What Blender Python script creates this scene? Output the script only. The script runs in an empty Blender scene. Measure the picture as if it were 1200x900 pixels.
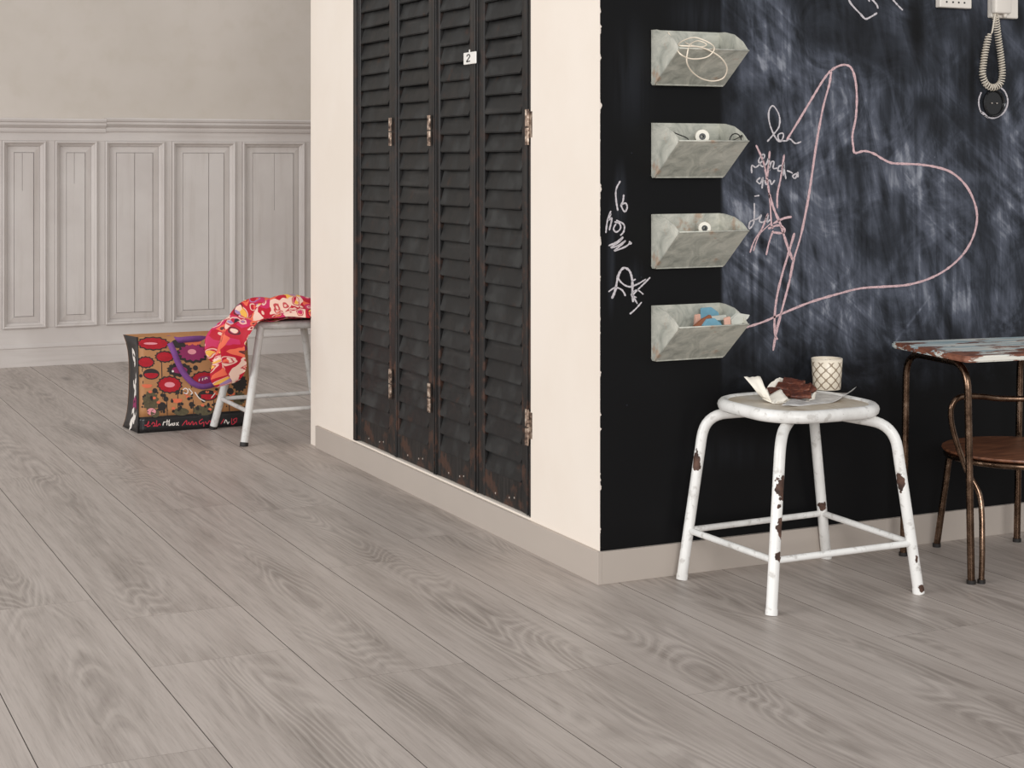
import bpy, bmesh, math, random
from mathutils import Vector, Matrix, noise as mnoise
random.seed(7)
SC = bpy.context.scene
COL = SC.collection

# ------------------------------------------------------------------ camera
FPX = 1923.0; HCAM = 1.10; HORIZON = 190.0; VPX = -318.0
YAW = math.atan2(600.0 - VPX, FPX)
cam_d = bpy.data.cameras.new('camera'); cam = bpy.data.objects.new('camera', cam_d); COL.objects.link(cam)
cam.location = (0, 0, HCAM); cam.rotation_euler = (math.pi/2, 0, -YAW)
cam_d.sensor_width = 36.0; cam_d.sensor_fit = 'HORIZONTAL'
cam_d.lens = FPX/1200.0*36.0; cam_d.shift_y = -(450.0 - HORIZON)/1200.0
cam_d.clip_start = 0.05; cam_d.clip_end = 60
SC.camera = cam
# ------------------------------------------------------------------ light
world = bpy.data.worlds.new('world'); SC.world = world; world.use_nodes = True
bg = world.node_tree.nodes['Background']
bg.inputs[0].default_value = (1.0, 1.0, 1.0, 1); bg.inputs[1].default_value = 0.56
def area(name, loc, target, sx, sy, power, col):
    d = bpy.data.lights.new(name, 'AREA'); d.shape = 'RECTANGLE'; d.size = sx; d.size_y = sy
    d.energy = power; d.color = col
    o = bpy.data.objects.new(name, d); COL.objects.link(o); o.location = loc
    o.rotation_euler = (Vector(target) - Vector(loc)).to_track_quat('-Z', 'Y').to_euler()
    return o
area('window_light', (-6.5, 3.6, 2.8), (2.2, 5.6, 0.7), 5.0, 2.8, 325, (1.0, 1.0, 1.0))
area('window_light_rear', (-1.5, -5.5, 3.0), (2.4, 5.0, 0.8), 4.0, 2.4, 450, (1.0, 1.0, 1.0))
SC.view_settings.view_transform = 'Standard'; SC.view_settings.look = 'None'
SC.view_settings.gamma = 1.0; SC.view_settings.use_curve_mapping = False
SC.view_settings.exposure = 0.08

# ------------------------------------------------------------------ measuring helpers (photo -> real plane)
FV = Vector((math.sin(YAW), math.cos(YAW), 0)); RV = Vector((math.cos(YAW), -math.sin(YAW), 0)); UV = Vector((0, 0, 1))
def on(x, y, axis, val):
    d = FV + RV*((x - 600.0)/FPX) + UV*((HORIZON - y)/FPX)
    o = Vector((0, 0, HCAM)); t = (val - o[axis])/d[axis]
    return o + d*t
WX = 2.051      # face of the shutter wall
WY = 3.764      # face of the blackboard wall
BY = 9.10       # face of the panelled wall
def bw(x, y, off=0.0): return on(x, y, 1, WY - off)

# ------------------------------------------------------------------ materials
class NT:
    def __init__(s, name):
        s.m = bpy.data.materials.new(name); s.m.use_nodes = True; s.t = s.m.node_tree
        s.b = s.t.nodes['Principled BSDF']
    def n(s, typ, **kw):
        nd = s.t.nodes.new(typ)
        for k, v in kw.items(): setattr(nd, k, v)
        return nd
    def put(s, sock, v):
        if v is None: return
        if hasattr(v, 'is_output') or hasattr(v, 'links'): s.t.links.new(v, sock)
        else:
            try: sock.default_value = v
            except Exception: sock.default_value = tuple(v) + (1.0,)
    def coord(s, which='Object'): return s.n('ShaderNodeTexCoord').outputs[which]
    def rnd(s): return s.n('ShaderNodeObjectInfo').outputs['Random']
    def mapping(s, v, loc=(0,0,0), rot=(0,0,0), sc=(1,1,1)):
        m = s.n('ShaderNodeMapping'); s.put(m.inputs[0], v); s.put(m.inputs[1], loc); s.put(m.inputs[2], rot); s.put(m.inputs[3], sc)
        return m.outputs[0]
    def noise(s, v, scale=5, detail=3, rough=.55, dist=0, color=False):
        m = s.n('ShaderNodeTexNoise'); s.put(m.inputs['Vector'], v); s.put(m.inputs['Scale'], scale)
        s.put(m.inputs['Detail'], detail); s.put(m.inputs['Roughness'], rough); s.put(m.inputs['Distortion'], dist)
        return m.outputs['Color' if color else 'Fac']
    def voro(s, v, scale=5, out='Distance', feature='F1'):
        m = s.n('ShaderNodeTexVoronoi', feature=feature); s.put(m.inputs['Vector'], v); s.put(m.inputs['Scale'], scale)
        return m.outputs[out]
    def math(s, op, a, b=0.0, c=None, clamp=False):
        m = s.n('ShaderNodeMath', operation=op, use_clamp=clamp); s.put(m.inputs[0], a); s.put(m.inputs[1], b)
        if c is not None: s.put(m.inputs[2], c)
        return m.outputs[0]
    def vmath(s, op, a, b=(0,0,0), out=0):
        m = s.n('ShaderNodeVectorMath', operation=op); s.put(m.inputs[0], a); s.put(m.inputs[1], b)
        return m.outputs[out]
    def sep(s, v):
        m = s.n('ShaderNodeSeparateXYZ'); s.put(m.inputs[0], v); return m.outputs
    def comb(s, x, y, z):
        m = s.n('ShaderNodeCombineXYZ'); s.put(m.inputs[0], x); s.put(m.inputs[1], y); s.put(m.inputs[2], z); return m.outputs[0]
    def rng(s, v, a, b, c=0.0, d=1.0, smooth=True):
        m = s.n('ShaderNodeMapRange', interpolation_type='SMOOTHSTEP' if smooth else 'LINEAR'); s.put(m.inputs[0], v)
        for i, x in enumerate((a, b, c, d)): s.put(m.inputs[i+1], x)
        return m.outputs[0]
    def mix(s, f, a, b, mode='MIX'):
        m = s.n('ShaderNodeMix', data_type='RGBA', blend_type=mode); s.put(m.inputs[0], f)
        s.put(m.inputs[6], tuple(a)+(1,) if isinstance(a, tuple) and len(a) == 3 else a)
        s.put(m.inputs[7], tuple(b)+(1,) if isinstance(b, tuple) and len(b) == 3 else b)
        return m.outputs[2]
    def ramp(s, f, stops, interp='LINEAR'):
        m = s.n('ShaderNodeValToRGB'); s.put(m.inputs[0], f); e = m.color_ramp.elements; m.color_ramp.interpolation = interp
        while len(e) < len(stops): e.new(0.5)
        for el, (p, c) in zip(e, stops): el.position = p; el.color = tuple(c) + (1,)
        return m.outputs[0]
    def bump(s, h, strength=.3, dist=.002):
        m = s.n('ShaderNodeBump'); s.put(m.inputs['Height'], h); s.put(m.inputs['Strength'], strength); s.put(m.inputs['Distance'], dist)
        s.t.links.new(m.outputs[0], s.b.inputs['Normal'])
    def base(s, c, rough=.6, metal=0.0, spec=None):
        s.put(s.b.inputs['Base Color'], c + (1,) if isinstance(c, tuple) and len(c) == 3 else c)
        s.put(s.b.inputs['Roughness'], rough); s.put(s.b.inputs['Metallic'], metal)
        if spec is not None: s.put(s.b.inputs['Specular IOR Level'], spec)
        return s
def plain(name, c, rough=.6, metal=0.0, spec=None, var=0.0, scale=30):
    s = NT(name)
    if var:
        f = s.noise(s.coord(), scale, 4)
        c2 = tuple(x*(1-var) for x in c); c3 = tuple(min(1, x*(1+var)) for x in c)
        s.base(s.ramp(f, [(.3, c2), (.7, c3)]), rough, metal, spec)
    else: s.base(c, rough, metal, spec)
    return s.m
M = {}
def srgb(r, g, b):
    f = lambda v: (v/255/12.92 if v/255 <= .04045 else ((v/255+.055)/1.055)**2.4)
    return (f(r), f(g), f(b))

# -- oak plank floor
s = NT('oak_plank'); co = s.coord(); x, y, z = s.sep(co); r = s.rnd()
off = s.comb(s.math('MULTIPLY', r, 37.0), s.math('MULTIPLY', r, 91.0), s.math('MULTIPLY', r, 53.0))
p = s.vmath('ADD', co, off)
warp = s.noise(s.mapping(p, sc=(2.2, .8, 1)), 1.0, 2, .5)
wx = s.math('ADD', x, s.math('MULTIPLY', s.math('SUBTRACT', warp, .5), .16))
ctr = s.rng(s.math('ABSOLUTE', wx), .03, .15, 1, 0)                                # heartwood down the middle of a plank
blot = s.noise(s.mapping(p, sc=(9, 1.7, 1)), 1.0, 4, .6)
field = s.noise(s.mapping(p, sc=(4.2, .66, 1)), 1.0, 1.6, .45, .25)
rings = s.math('SINE', s.math('ADD', s.math('MULTIPLY', field, 240.0), s.math('MULTIPLY', s.noise(s.mapping(p, sc=(40, 9, 1)), 1.0, 2), 2.4)))
ringl = s.rng(rings, .35, 1.0)
ringd = s.rng(rings, -.1, -1.0)
fine = s.noise(s.mapping(p, sc=(190, 7, 1)), 1.0, 3, .65)
fine2 = s.noise(s.mapping(p, sc=(46, 2.0, 1)), 1.0, 4, .6)
dark = s.math('MULTIPLY', ctr, s.rng(blot, .38, .70))
tone = s.math('ADD', s.math('MULTIPLY', dark, .38), s.math('MULTIPLY', s.rng(fine2, .36, .72), .26))
tone = s.math('ADD', tone, s.math('MULTIPLY', s.rng(fine, .48, .72), .20))
tone = s.math('ADD', tone, s.math('MULTIPLY', s.math('SUBTRACT', r, .5), .08), clamp=True)
c = s.ramp(tone, [(0, srgb(185, 174, 166)), (.4, srgb(160, 149, 141)), (.8, srgb(128, 119, 111)), (1, srgb(110, 101, 95))])
rm = s.math('MULTIPLY', s.rng(ctr, 0, 1, .08, 1), s.rng(s.noise(s.mapping(p, sc=(5, 1.4, 1)), 1.0, 2), .38, .58))
c = s.mix(s.math('MULTIPLY', s.math('MULTIPLY', ringl, rm), .36), c, srgb(200, 190, 181))
c = s.mix(s.math('MULTIPLY', s.math('MULTIPLY', ringd, rm), .20), c, srgb(108, 99, 92))
kd = s.voro(s.mapping(p, sc=(3.1, 1.05, 1)), 1.0)
kn = s.math('MULTIPLY', s.rng(s.math('ADD', kd, s.math('MULTIPLY', s.math('SUBTRACT', fine2, .5), .10)), .02, .13, 1, 0), s.rng(r, .25, .3))
c = s.mix(s.math('MULTIPLY', kn, .55), c, srgb(84, 75, 70))
s.base(c, s.rng(fine, .3, .8, .40, .56), 0, .42)
s.bump(s.math('ADD', fine, s.math('MULTIPLY', ringl, .3)), .18, .0012)
M['oak'] = s.m
M['subfloor'] = plain('subfloor', srgb(62, 55, 50), .95); M['plank_edge'] = plain('plank_edge', srgb(92, 82, 75), .9)

# -- plaster and panelling
s = NT('cream_plaster'); co = s.coord(); n = s.noise(co, 3.0, 4, .6)
s.base(s.mix(s.rng(n, .3, .7), srgb(235, 223, 210), srgb(238, 227, 215)), .75, 0, .3); s.bump(s.noise(co, 90, 3), .06, .001); M['cream'] = s.m
s = NT('greige_plaster'); co = s.coord(); n = s.noise(co, 1.2, 5, .6); n2 = s.noise(co, 7, 4, .6)
c = s.mix(s.rng(n, .3, .7), srgb(197, 188, 178), srgb(205, 196, 187)); c = s.mix(s.math('MULTIPLY', s.rng(n2, .45, .7), .3), c, srgb(190, 180, 166))
s.base(c, .8, 0, .3); s.bump(n2, .05, .003); M['greige'] = s.m
s = NT('grey_panel_paint'); co = s.coord(); g = s.noise(s.mapping(co, sc=(26, 26, 1.6)), 1.0, 4, .6); n = s.noise(co, 3, 4)
c = s.mix(s.rng(n, .3, .7), srgb(198, 190, 185), srgb(208, 201, 196)); c = s.mix(s.math('MULTIPLY', s.rng(g, .5, .75), .35), c, srgb(178, 168, 160))
s.base(c, .62, 0, .35); s.bump(g, .12, .002); M['panel'] = s.m
s = NT('grey_rail_paint'); co = s.coord(); g = s.noise(s.mapping(co, sc=(1.6, 26, 30)), 1.0, 4, .6); n = s.noise(co, 3, 4)
c = s.mix(s.rng(n, .3, .7), srgb(198, 190, 185), srgb(208, 201, 196)); c = s.mix(s.math('MULTIPLY', s.rng(g, .5, .75), .35), c, srgb(178, 168, 160))
s.base(c, .62, 0, .35); s.bump(g, .12, .002); M['rail'] = s.m
M['groove'] = plain('grey_groove', srgb(120, 110, 103), .8)
M['skirting'] = plain('taupe_skirting', srgb(183, 172, 162), .5, 0, .4, .015, 8)

# -- blackboard
s = NT('blackboard'); co = s.coord(); x, y, z = s.sep(co)
def blob(px, py, rx, rz, deg=0, soft=1.0):
    c0 = bw(px, py); k = 2.2/1000
    m = s.vmath('SUBTRACT', co, tuple(c0)); m = s.mapping(m, rot=(0, math.radians(deg), 0)); a, b_, c_ = s.sep(m)
    m = s.comb(s.math('DIVIDE', a, rx*k), 0.0, s.math('DIVIDE', c_, rz*k))
    return s.rng(s.vmath('LENGTH', m, out=1), 0.0 if soft >= 1 else 1-soft, 1.0, 1, 0)
vs = s.noise(s.mapping(co, sc=(30, 1, 1.5)), 1.0, 5, .6, .5)                          # vertical wiping
ds = s.noise(s.mapping(s.mapping(co, rot=(0, math.radians(-38), 0)), sc=(1.5, 1, 24)), 1.0, 5, .6, .8)   # slanted wiping
dt = s.noise(s.mapping(s.mapping(co, loc=(7, 3, 2), rot=(0, math.radians(-72), 0)), sc=(1.3, 1, 22)), 1.0, 5, .6, .9)
sw = s.noise(co, 4.0, 6, .64, 2.2)                                                     # swirls
big = s.noise(co, 2.6, 3, .5)
xb = s.math('ADD', x, s.math('MULTIPLY', s.math('SUBTRACT', vs, .5), .012))
side = s.rng(xb, 2.419, 2.434)
zlow = s.math('ADD', z, s.math('MULTIPLY', s.math('SUBTRACT', sw, .5), .25))
low = s.rng(zlow, .44, .70)
zone = s.math('MULTIPLY', side, low)
sel = s.rng(s.noise(co, 1.9, 2), .42, .58)
st = s.math('ADD', s.math('MULTIPLY', s.rng(vs, .30, .78), .30), s.math('MULTIPLY', s.rng(dt, .30, .78), .30))
st = s.math('ADD', st, s.math('MULTIPLY', s.math('MULTIPLY', s.rng(ds, .32, .78), sel), .30))
st = s.math('ADD', st, s.math('MULTIPLY', s.rng(sw, .34, .72), .36))
den = s.math('MULTIPLY', st, s.rng(big, .32, .62, .30, 1.15))
def plus(a, b, k): return s.math('ADD', a, s.math('MULTIPLY', b, k))
for (px, py, rx, rz, dg, k) in ((905, 330, 60, 130, 0, .40), (880, 300, 40, 70, 0, .25), (1120, 330, 60, 120, 0, .30), (1180, 250, 40, 190, 0, .22),
        (985, 140, 130, 60, 0, .14), (1110, 110, 55, 40, 0, .25), (900, 60, 60, 90, 0, .24), (935, 230, 40, 12, 0, .35), (1165, 135, 48, 40, 0, .22),
        (910, 415, 70, 60, 30, .40), (1010, 250, 30, 8, 60, .3), (1065, 380, 80, 3.0, 45, .5), (1035, 330, 90, 11, 58, .32), (1170, 330, 14, 90, -8, .3)):
    den = plus(den, s.math('MULTIPLY', blob(px, py, rx, rz, dg), s.rng(s.math('ADD', s.math('MULTIPLY', vs, .5), s.math('MULTIPLY', ds, .5)), .36, .66)), k)
for (px, py, rx, rz, dg, k) in ((1075, 30, 24, 75, 0, .9), (1139, 90, 13, 130, 0, .85), (1085, 122, 32, 22, 0, .75), (1000, 35, 70, 50, 0, .55), (1040, 290, 75, 85, 0, .38),
        (1080, 150, 60, 36, 0, .35), (1000, 200, 40, 50, 0, .35), (1195, 20, 22, 45, 0, .8), (1163, 122, 24, 24, 0, .9)):
    den = s.math('MULTIPLY', den, s.math('SUBTRACT', 1.0, s.math('MULTIPLY', blob(px, py, rx, rz, dg, .9), k)))
den = s.math('MULTIPLY', den, zone)
for (px, py, rx, rz, dg, k) in ((727, 235, 12, 60, 0, .30), (716, 300, 8, 90, 0, .20), (745, 320, 14, 25, 0, .15), (740, 90, 40, 90, 0, .10), (822, 20, 60, 40, 0, .12), (860, 530, 120, 30, 0, .05), (1110, 430, 70, 40, 0, .12)):
    den = plus(den, s.math('MULTIPLY', blob(px, py, rx, rz, dg), s.rng(vs, .3, .65)), k)
def ring(px, py, rx, rz, w, k, a0=None):
    c0 = bw(px, py); q = 2.2/1000
    m = s.vmath('SUBTRACT', co, tuple(c0)); m = s.mapping(m, sc=(1/(rx*q), 0, 1/(rz*q))); l = s.vmath('LENGTH', m, out=1)
    l = s.math('ADD', l, s.math('MULTIPLY', s.math('SUBTRACT', sw, .5), .12))
    e = s.rng(s.math('ABSOLUTE', s.math('SUBTRACT', l, 1.0)), 0.0, w, 1, 0)
    up = s.rng(s.sep(m)[2], -.2, .4)
    return s.math('MULTIPLY', s.math('MULTIPLY', e, up), s.math('MULTIPLY', s.rng(ds, .35, .6), k))
den = s.math('ADD', den, ring(985, 150, 112, 92, .10, .14)); den = s.math('ADD', den, ring(1015, 235, 75, 85, .10, .10))
dots = s.math('MULTIPLY', s.rng(s.voro(co, 26), .02, .055, 1, 0), s.rng(s.noise(co, 9, 2), .60, .66))
den = s.math('ADD', den, s.math('MULTIPLY', dots, .35), clamp=True)
c = s.ramp(den, [(0, (.0055, .0055, .006)), (.3, (.034, .038, .048)), (.65, (.10, .11, .14)), (1, (.32, .335, .38))])
edge = s.math('LESS_THAN', s.math('SUBTRACT', x, s.math('MULTIPLY', s.rng(s.noise(s.mapping(co, sc=(1, 1, 30)), 1.0, 3), .52, .72), .006)), WX + .0005)
c = s.mix(edge, c, srgb(226, 214, 204))
s.base(c, s.rng(den, 0, .5, .42, .8), 0, .14); s.bump(vs, .05, .001); M['blackboard'] = s.m
def chalkmat(name, col):
    s = NT(name); n = s.noise(s.coord(), 420, 3, .6); s.base(s.ramp(n, [(.3, tuple(v*.45 for v in col)), (.55, col)]), .95, 0, .1); return s.m
M['chalk_pink'] = chalkmat('pink_chalk', srgb(222, 188, 190)); M['chalk_white'] = chalkmat('white_chalk', srgb(212, 205, 208))

# -- black shutters
s = NT('black_shutter_wood'); co = s.coord(); r = s.rnd(); p = s.vmath('ADD', co, s.comb(s.math('MULTIPLY', r, 9.0), s.math('MULTIPLY', r, 17.0), r))
g = s.noise(s.mapping(p, sc=(14, 3, 40)), 1.0, 4, .6); n = s.noise(p, 9, 4, .62)
c = s.mix(s.rng(n, .42, .75), srgb(26, 26, 26), srgb(58, 58, 57)); c = s.mix(s.math('MULTIPLY', s.rng(g, .55, .8), .4), c, srgb(72, 69, 67))
c = s.mix(s.math('MULTIPLY', s.rng(s.noise(p, 17, 5, .7), .60, .70), .6), c, srgb(62, 40, 29))
s.base(c, s.rng(n, .3, .7, .38, .6), 0, .24); s.bump(g, .15, .001); M['slat'] = s.m
s = NT('black_shutter_stile'); co = s.coord(); g = s.noise(s.mapping(co, sc=(60, 60, 2.2)), 1.0, 5, .65); n = s.noise(co, 14, 5, .7)
lowz = s.rng(s.sep(co)[2], 1.25, .3)
c = s.mix(s.rng(g, .35, .75), srgb(19, 18, 18), srgb(46, 44, 43)); c = s.mix(s.math('MULTIPLY', s.rng(n, .5, .62), s.math('ADD', .25, s.math('MULTIPLY', lowz, .5))), c, srgb(78, 52, 40))
s.base(c, .45, 0, .3); s.bump(g, .2, .001); M['stile'] = s.m
M['closet_shade'] = plain('painted_closet_shade', (.004, .004, .004), .9)  # near-black colour stands in for the shade inside the closet
s = NT('worn_hinge'); n = s.noise(s.coord(), 60, 4, .65); s.base(s.ramp(n, [(.38, srgb(60, 44, 36)), (.52, srgb(150, 128, 112)), (.7, srgb(205, 190, 174))]), .45, .6); M['hinge'] = s.m
M['enamel'] = plain('white_enamel', srgb(238, 234, 228), .25); M['ink'] = plain('black_ink', (.012, .012, .012), .5)
M['pin'] = plain('steel_pin', srgb(200, 190, 180), .4, .5)

# -- metals and paints
def galv(name, rust, seed):
    s = NT(name); co = s.vmath('ADD', s.coord(), (seed, seed, seed)); n = s.noise(co, 14, 6, .66, 1.6); n2 = s.noise(co, 55, 4, .6)
    c = s.ramp(n, [(.28, srgb(140, 141, 132)), (.45, srgb(182, 182, 171)), (.6, srgb(204, 202, 190)), (.75, srgb(226, 223, 211))])
    c = s.mix(s.math('MULTIPLY', s.rng(s.noise(s.vmath('ADD', co, (3, 1, 7)), 12, 5, .66), .66-rust, .76-rust), .6), c, srgb(176, 132, 98))
    c = s.mix(s.math('MULTIPLY', s.rng(s.noise(s.mapping(co, sc=(50, 50, 7)), 1.0, 4, .6), .56, .75), .4), c, srgb(132, 128, 116))
    s.base(c, s.rng(n2, .3, .7, .40, .58), .1); s.bump(n, .15, .003); return s.m
M['zinc'] = galv('galvanised', .06, 0.0); M['zinc_rusty'] = galv('rusty_galvanised', .15, 4.0)
def chipped(name, chips, top=False, seed=0.0, tint=1.0):
    s = NT(name); co = s.coord(); p = s.vmath('ADD', co, (seed, seed*2, seed*3)); n = s.noise(p, 26, 5, .65); n2 = s.noise(p, 110, 4, .7); dirt = s.noise(s.mapping(p, sc=(9, 9, 3)), 1.0, 4, .6)
    c = s.mix(s.rng(dirt, .38, .75), srgb(240*tint, 238*tint, 234*tint), srgb(206*tint, 203*tint, 198*tint))
    c = s.mix(s.math('MULTIPLY', s.rng(s.noise(p, 45, 3), .56, .7), .5), c, srgb(170, 164, 156))
    m = s.rng(n2, .705, .72)
    m = s.math('MULTIPLY', m, s.rng(n, .44, .54))
    for (cx, cy, cz, rr, rz) in chips:
        d = s.vmath('LENGTH', s.mapping(s.vmath('SUBTRACT', co, (cx, cy, cz)), sc=(1/rr, 1/rr, 1/rz)), out=1)
        d = s.math('ADD', d, s.math('MULTIPLY', s.math('SUBTRACT', s.noise(p, 75, 3, .6), .5), 1.5))
        m = s.math('MAXIMUM', m, s.rng(d, .92, 1.0, 1, 0))
    rust = s.ramp(s.noise(p, 50, 4), [(.3, srgb(46, 30, 24)), (.7, srgb(104, 74, 60))])
    s.base(s.mix(m, c, rust), s.rng(m, 0, 1, .36, .7), 0, .45); s.bump(s.math('MULTIPLY', m, -1.0), .5, .0012)
    return s.m
s = NT('worn_seat_top'); co = s.coord(); n = s.noise(co, 9, 5, .65); n2 = s.noise(s.mapping(co, sc=(60, 8, 1)), 1.0, 4)
c = s.ramp(n, [(.3, srgb(176, 158, 136)), (.5, srgb(198, 186, 168)), (.7, srgb(214, 208, 198))]); c = s.mix(s.math('MULTIPLY', s.rng(n2, .55, .75), .5), c, srgb(136, 114, 94)); s.base(c, .5); M['seat_top'] = s.m
s = NT('bronze_tube'); co = s.coord(); n = s.noise(co, 22, 5, .65); n2 = s.noise(co, 120, 3)
s.base(s.ramp(n, [(.3, srgb(66, 50, 40)), (.55, srgb(112, 90, 74)), (.75, srgb(160, 138, 120))]), s.rng(n2, .3, .7, .16, .32), 1.0); M['bronze'] = s.m
M['rubber'] = plain('dark_rubber', srgb(28, 24, 22), .6)
s = NT('distressed_table_paint'); co = s.coord(); xx, yy, zz = s.sep(co)
st_ = s.noise(s.mapping(co, sc=(4, 40, 30)), 1.0, 4, .62); bl = s.noise(s.mapping(co, sc=(7, 20, 60)), 1.0, 5, .66)
c = s.ramp(st_, [(.30, srgb(112, 140, 150)), (.46, srgb(170, 188, 192)), (.60, srgb(224, 220, 210))])
strip = s.math('MULTIPLY', s.rng(yy, -.03, -.12), s.rng(yy, -.184, -.176)); edgel = s.rng(xx, -.25, -.31)
wear = s.math('ADD', bl, s.math('ADD', s.math('MULTIPLY', strip, .13), s.math('MULTIPLY', edgel, .10)))
c = s.mix(s.rng(wear, .565, .60), c, s.ramp(s.noise(co, 30, 4), [(.3, srgb(84, 48, 36)), (.7, srgb(150, 96, 74))])); s.base(c, .55); s.bump(bl, .3, .002); M['table_paint'] = s.m
s = NT('chair_wood'); co = s.coord(); n = s.noise(s.mapping(co, sc=(12, 70, 20)), 1.0, 5, .62)
s.base(s.ramp(n, [(.3, srgb(72, 42, 28)), (.55, srgb(128, 80, 54)), (.75, srgb(164, 110, 78))]), .42); M['chair_wood'] = s.m

# -- small things
s = NT('patterned_cup'); tc = s.coord('UV'); u, v, w_ = s.sep(tc)
U = s.math('MULTIPLY', u, 2*math.pi*9.0); V = s.math('MULTIPLY', v, 2*math.pi*3.0)
wv = s.math('MULTIPLY', s.math('COSINE', V), 1.32)
e1 = s.math('ABSOLUTE', s.math('SINE', s.math('MULTIPLY', s.math('ADD', U, wv), .5)))
e2 = s.math('ABSOLUTE', s.math('SINE', s.math('MULTIPLY', s.math('SUBTRACT', s.math('SUBTRACT', U, wv), math.pi), .5)))
ln = s.math('MAXIMUM', s.rng(e1, .20, .34, 1, 0), s.rng(e2, .20, .34, 1, 0))
inn = s.rng(s.math('ADD', s.math('ABSOLUTE', s.math('SINE', s.math('MULTIPLY', U, .5))), s.math('MULTIPLY', s.math('ABSOLUTE', s.math('SINE', s.math('MULTIPLY', V, .5))), .8)), .16, .22, 1, 0)
ln = s.math('MULTIPLY', s.math('MAXIMUM', ln, s.math('MULTIPLY', inn, .5)), s.math('MULTIPLY', s.rng(v, .0, .04), s.rng(v, .93, .9)))
s.base(s.mix(s.math('MULTIPLY', ln, .8), srgb(240, 228, 208), srgb(112, 86, 54)), .35); M['cup'] = s.m
M['cream_ceramic'] = plain('cream_ceramic', srgb(238, 226, 208), .35)
M['paper'] = plain('baking_paper', srgb(238, 231, 218), .7, 0, .3, .05, 20)
s = NT('paper_tray'); n = s.noise(s.coord(), 28, 4, .6); s.base(s.ramp(n, [(.35, srgb(176, 173, 170)), (.65, srgb(224, 221, 217))]), .4, 0.0); M['foil'] = s.m
s = NT('brown_pastry'); n = s.noise(s.coord(), 60, 5, .65); s.base(s.ramp(n, [(.3, srgb(44, 20, 13)), (.55, srgb(94, 46, 30)), (.78, srgb(150, 92, 64))]), .5); s.bump(n, .6, .003); M['pastry'] = s.m
M['white_plastic'] = plain('off_white_plastic', srgb(226, 218, 208), .4, 0, .5, .02); M['cord'] = plain('cream_cord', srgb(214, 204, 188), .45)
M['cable'] = plain('white_cable', srgb(240, 226, 206), .5); M['spool'] = plain('white_spool', srgb(232, 226, 212), .5); M['black'] = plain('black_wire', (.01, .01, .01), .4)
M['dark_gloss'] = plain('black_socket', (.010, .010, .011), .18)
M['blue'] = plain('pale_blue_paint', srgb(118, 166, 186), .6, 0, .3, .12, 40); M['peach'] = plain('peach_paint', srgb(226, 178, 158), .6, 0, .3, .1, 40)
M['offwhite'] = plain('pale_painted_piece', srgb(206, 206, 196), .6, 0, .3, .12, 40); M['rustbrown'] = plain('rust_piece', srgb(150, 92, 66), .6, 0, .3, .1, 40)
s = NT('floral_scarf'); co = s.coord('UV'); p = s.mapping(co, sc=(1, 1, 1)); w2 = s.noise(p, 7, 2, .5, 0, True)
pp = s.vmath('ADD', p, s.vmath('MULTIPLY', w2, (.10, .10, .10)))
cell = s.sep(s.voro(pp, 9.5, 'Color'))[0]; dd = s.voro(pp, 9.5, 'Distance'); cell2 = s.sep(s.voro(s.vmath('ADD', pp, (3, 5, 0)), 20.0, 'Color'))[1]
red, pink, cr, yel, navy, viol, org = srgb(184, 22, 46), srgb(196, 44, 92), srgb(234, 198, 180), srgb(232, 178, 78), srgb(52, 32, 40), srgb(156, 128, 168), srgb(230, 106, 78)
c = s.ramp(cell, [(0, red), (.24, pink), (.40, red), (.52, org), (.62, cr), (.74, pink), (.84, yel), (.93, red)], 'CONSTANT')
c2 = s.ramp(cell2, [(0, cr), (.22, red), (.42, yel), (.54, viol), (.66, navy), (.74, pink), (.9, org)], 'CONSTANT')
c = s.mix(s.rng(dd, .30, .33, 1, 0), c, c2)
c = s.mix(s.math('MULTIPLY', s.math('MULTIPLY', s.rng(dd, .33, .36), s.rng(dd, .44, .41)), .9), c, s.ramp(cell, [(0, cr), (.45, navy), (.6, red), (.8, viol)], 'CONSTANT'))
s.base(c, .55, 0, .3); M['scarf'] = s.m
M['purple'] = plain('purple_webbing', srgb(124, 74, 136), .7, 0, .2, .08, 60); M['bag_black'] = plain('black_laminate', (.012, .011, .012), .32)
M['bag_tan'] = plain('kraft_brown_print', srgb(182, 130, 86), .5, 0, .35, .08, 14)
M['p_red'] = plain('red_print', srgb(176, 24, 40), .5, 0, .3, .15, 60); M['p_mag'] = plain('magenta_print', srgb(146, 30, 90), .5); M['p_pink'] = plain('pink_print', srgb(232, 150, 160), .5)
M['p_orange'] = plain('orange_print', srgb(226, 110, 74), .5); M['p_dark'] = plain('dark_print', srgb(36, 28, 26), .5); M['p_white'] = plain('white_print', srgb(236, 228, 220), .5)
M['p_olive'] = plain('olive_print', srgb(92, 84, 62), .5, 0, .3, .25, 120); M['p_textred'] = plain('red_lettering', srgb(196, 40, 62), .5)

# ------------------------------------------------------------------ mesh helpers
def obj(name, bm, mat, parent=None, smooth=False, angle=None):
    me = bpy.data.meshes.new(name); bm.to_mesh(me); bm.free()
    if smooth:
        for pl in me.polygons: pl.use_smooth = True
        if angle is not None: me.set_sharp_from_angle(angle=math.radians(angle))
    o = bpy.data.objects.new(name, me); COL.objects.link(o)
    if mat is not None: me.materials.append(M[mat] if isinstance(mat, str) else mat)
    if parent: o.parent = parent
    return o
def tag(o, label, cat=None, group=None):
    o['label'] = label
    if cat: o['category'] = cat
    if group: o['group'] = group
    return o
def thing(name, label, cat, loc=(0,0,0), rz=0.0, group=None):
    o = bpy.data.objects.new(name, None); COL.objects.link(o); o.empty_display_size = .05; o.location = loc; o.rotation_euler = (0, 0, rz)
    return tag(o, label, cat, group)
def struct(name, bm, mat, **k):
    o = obj(name, bm, mat, **k); o['kind'] = 'structure'; return o
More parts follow.
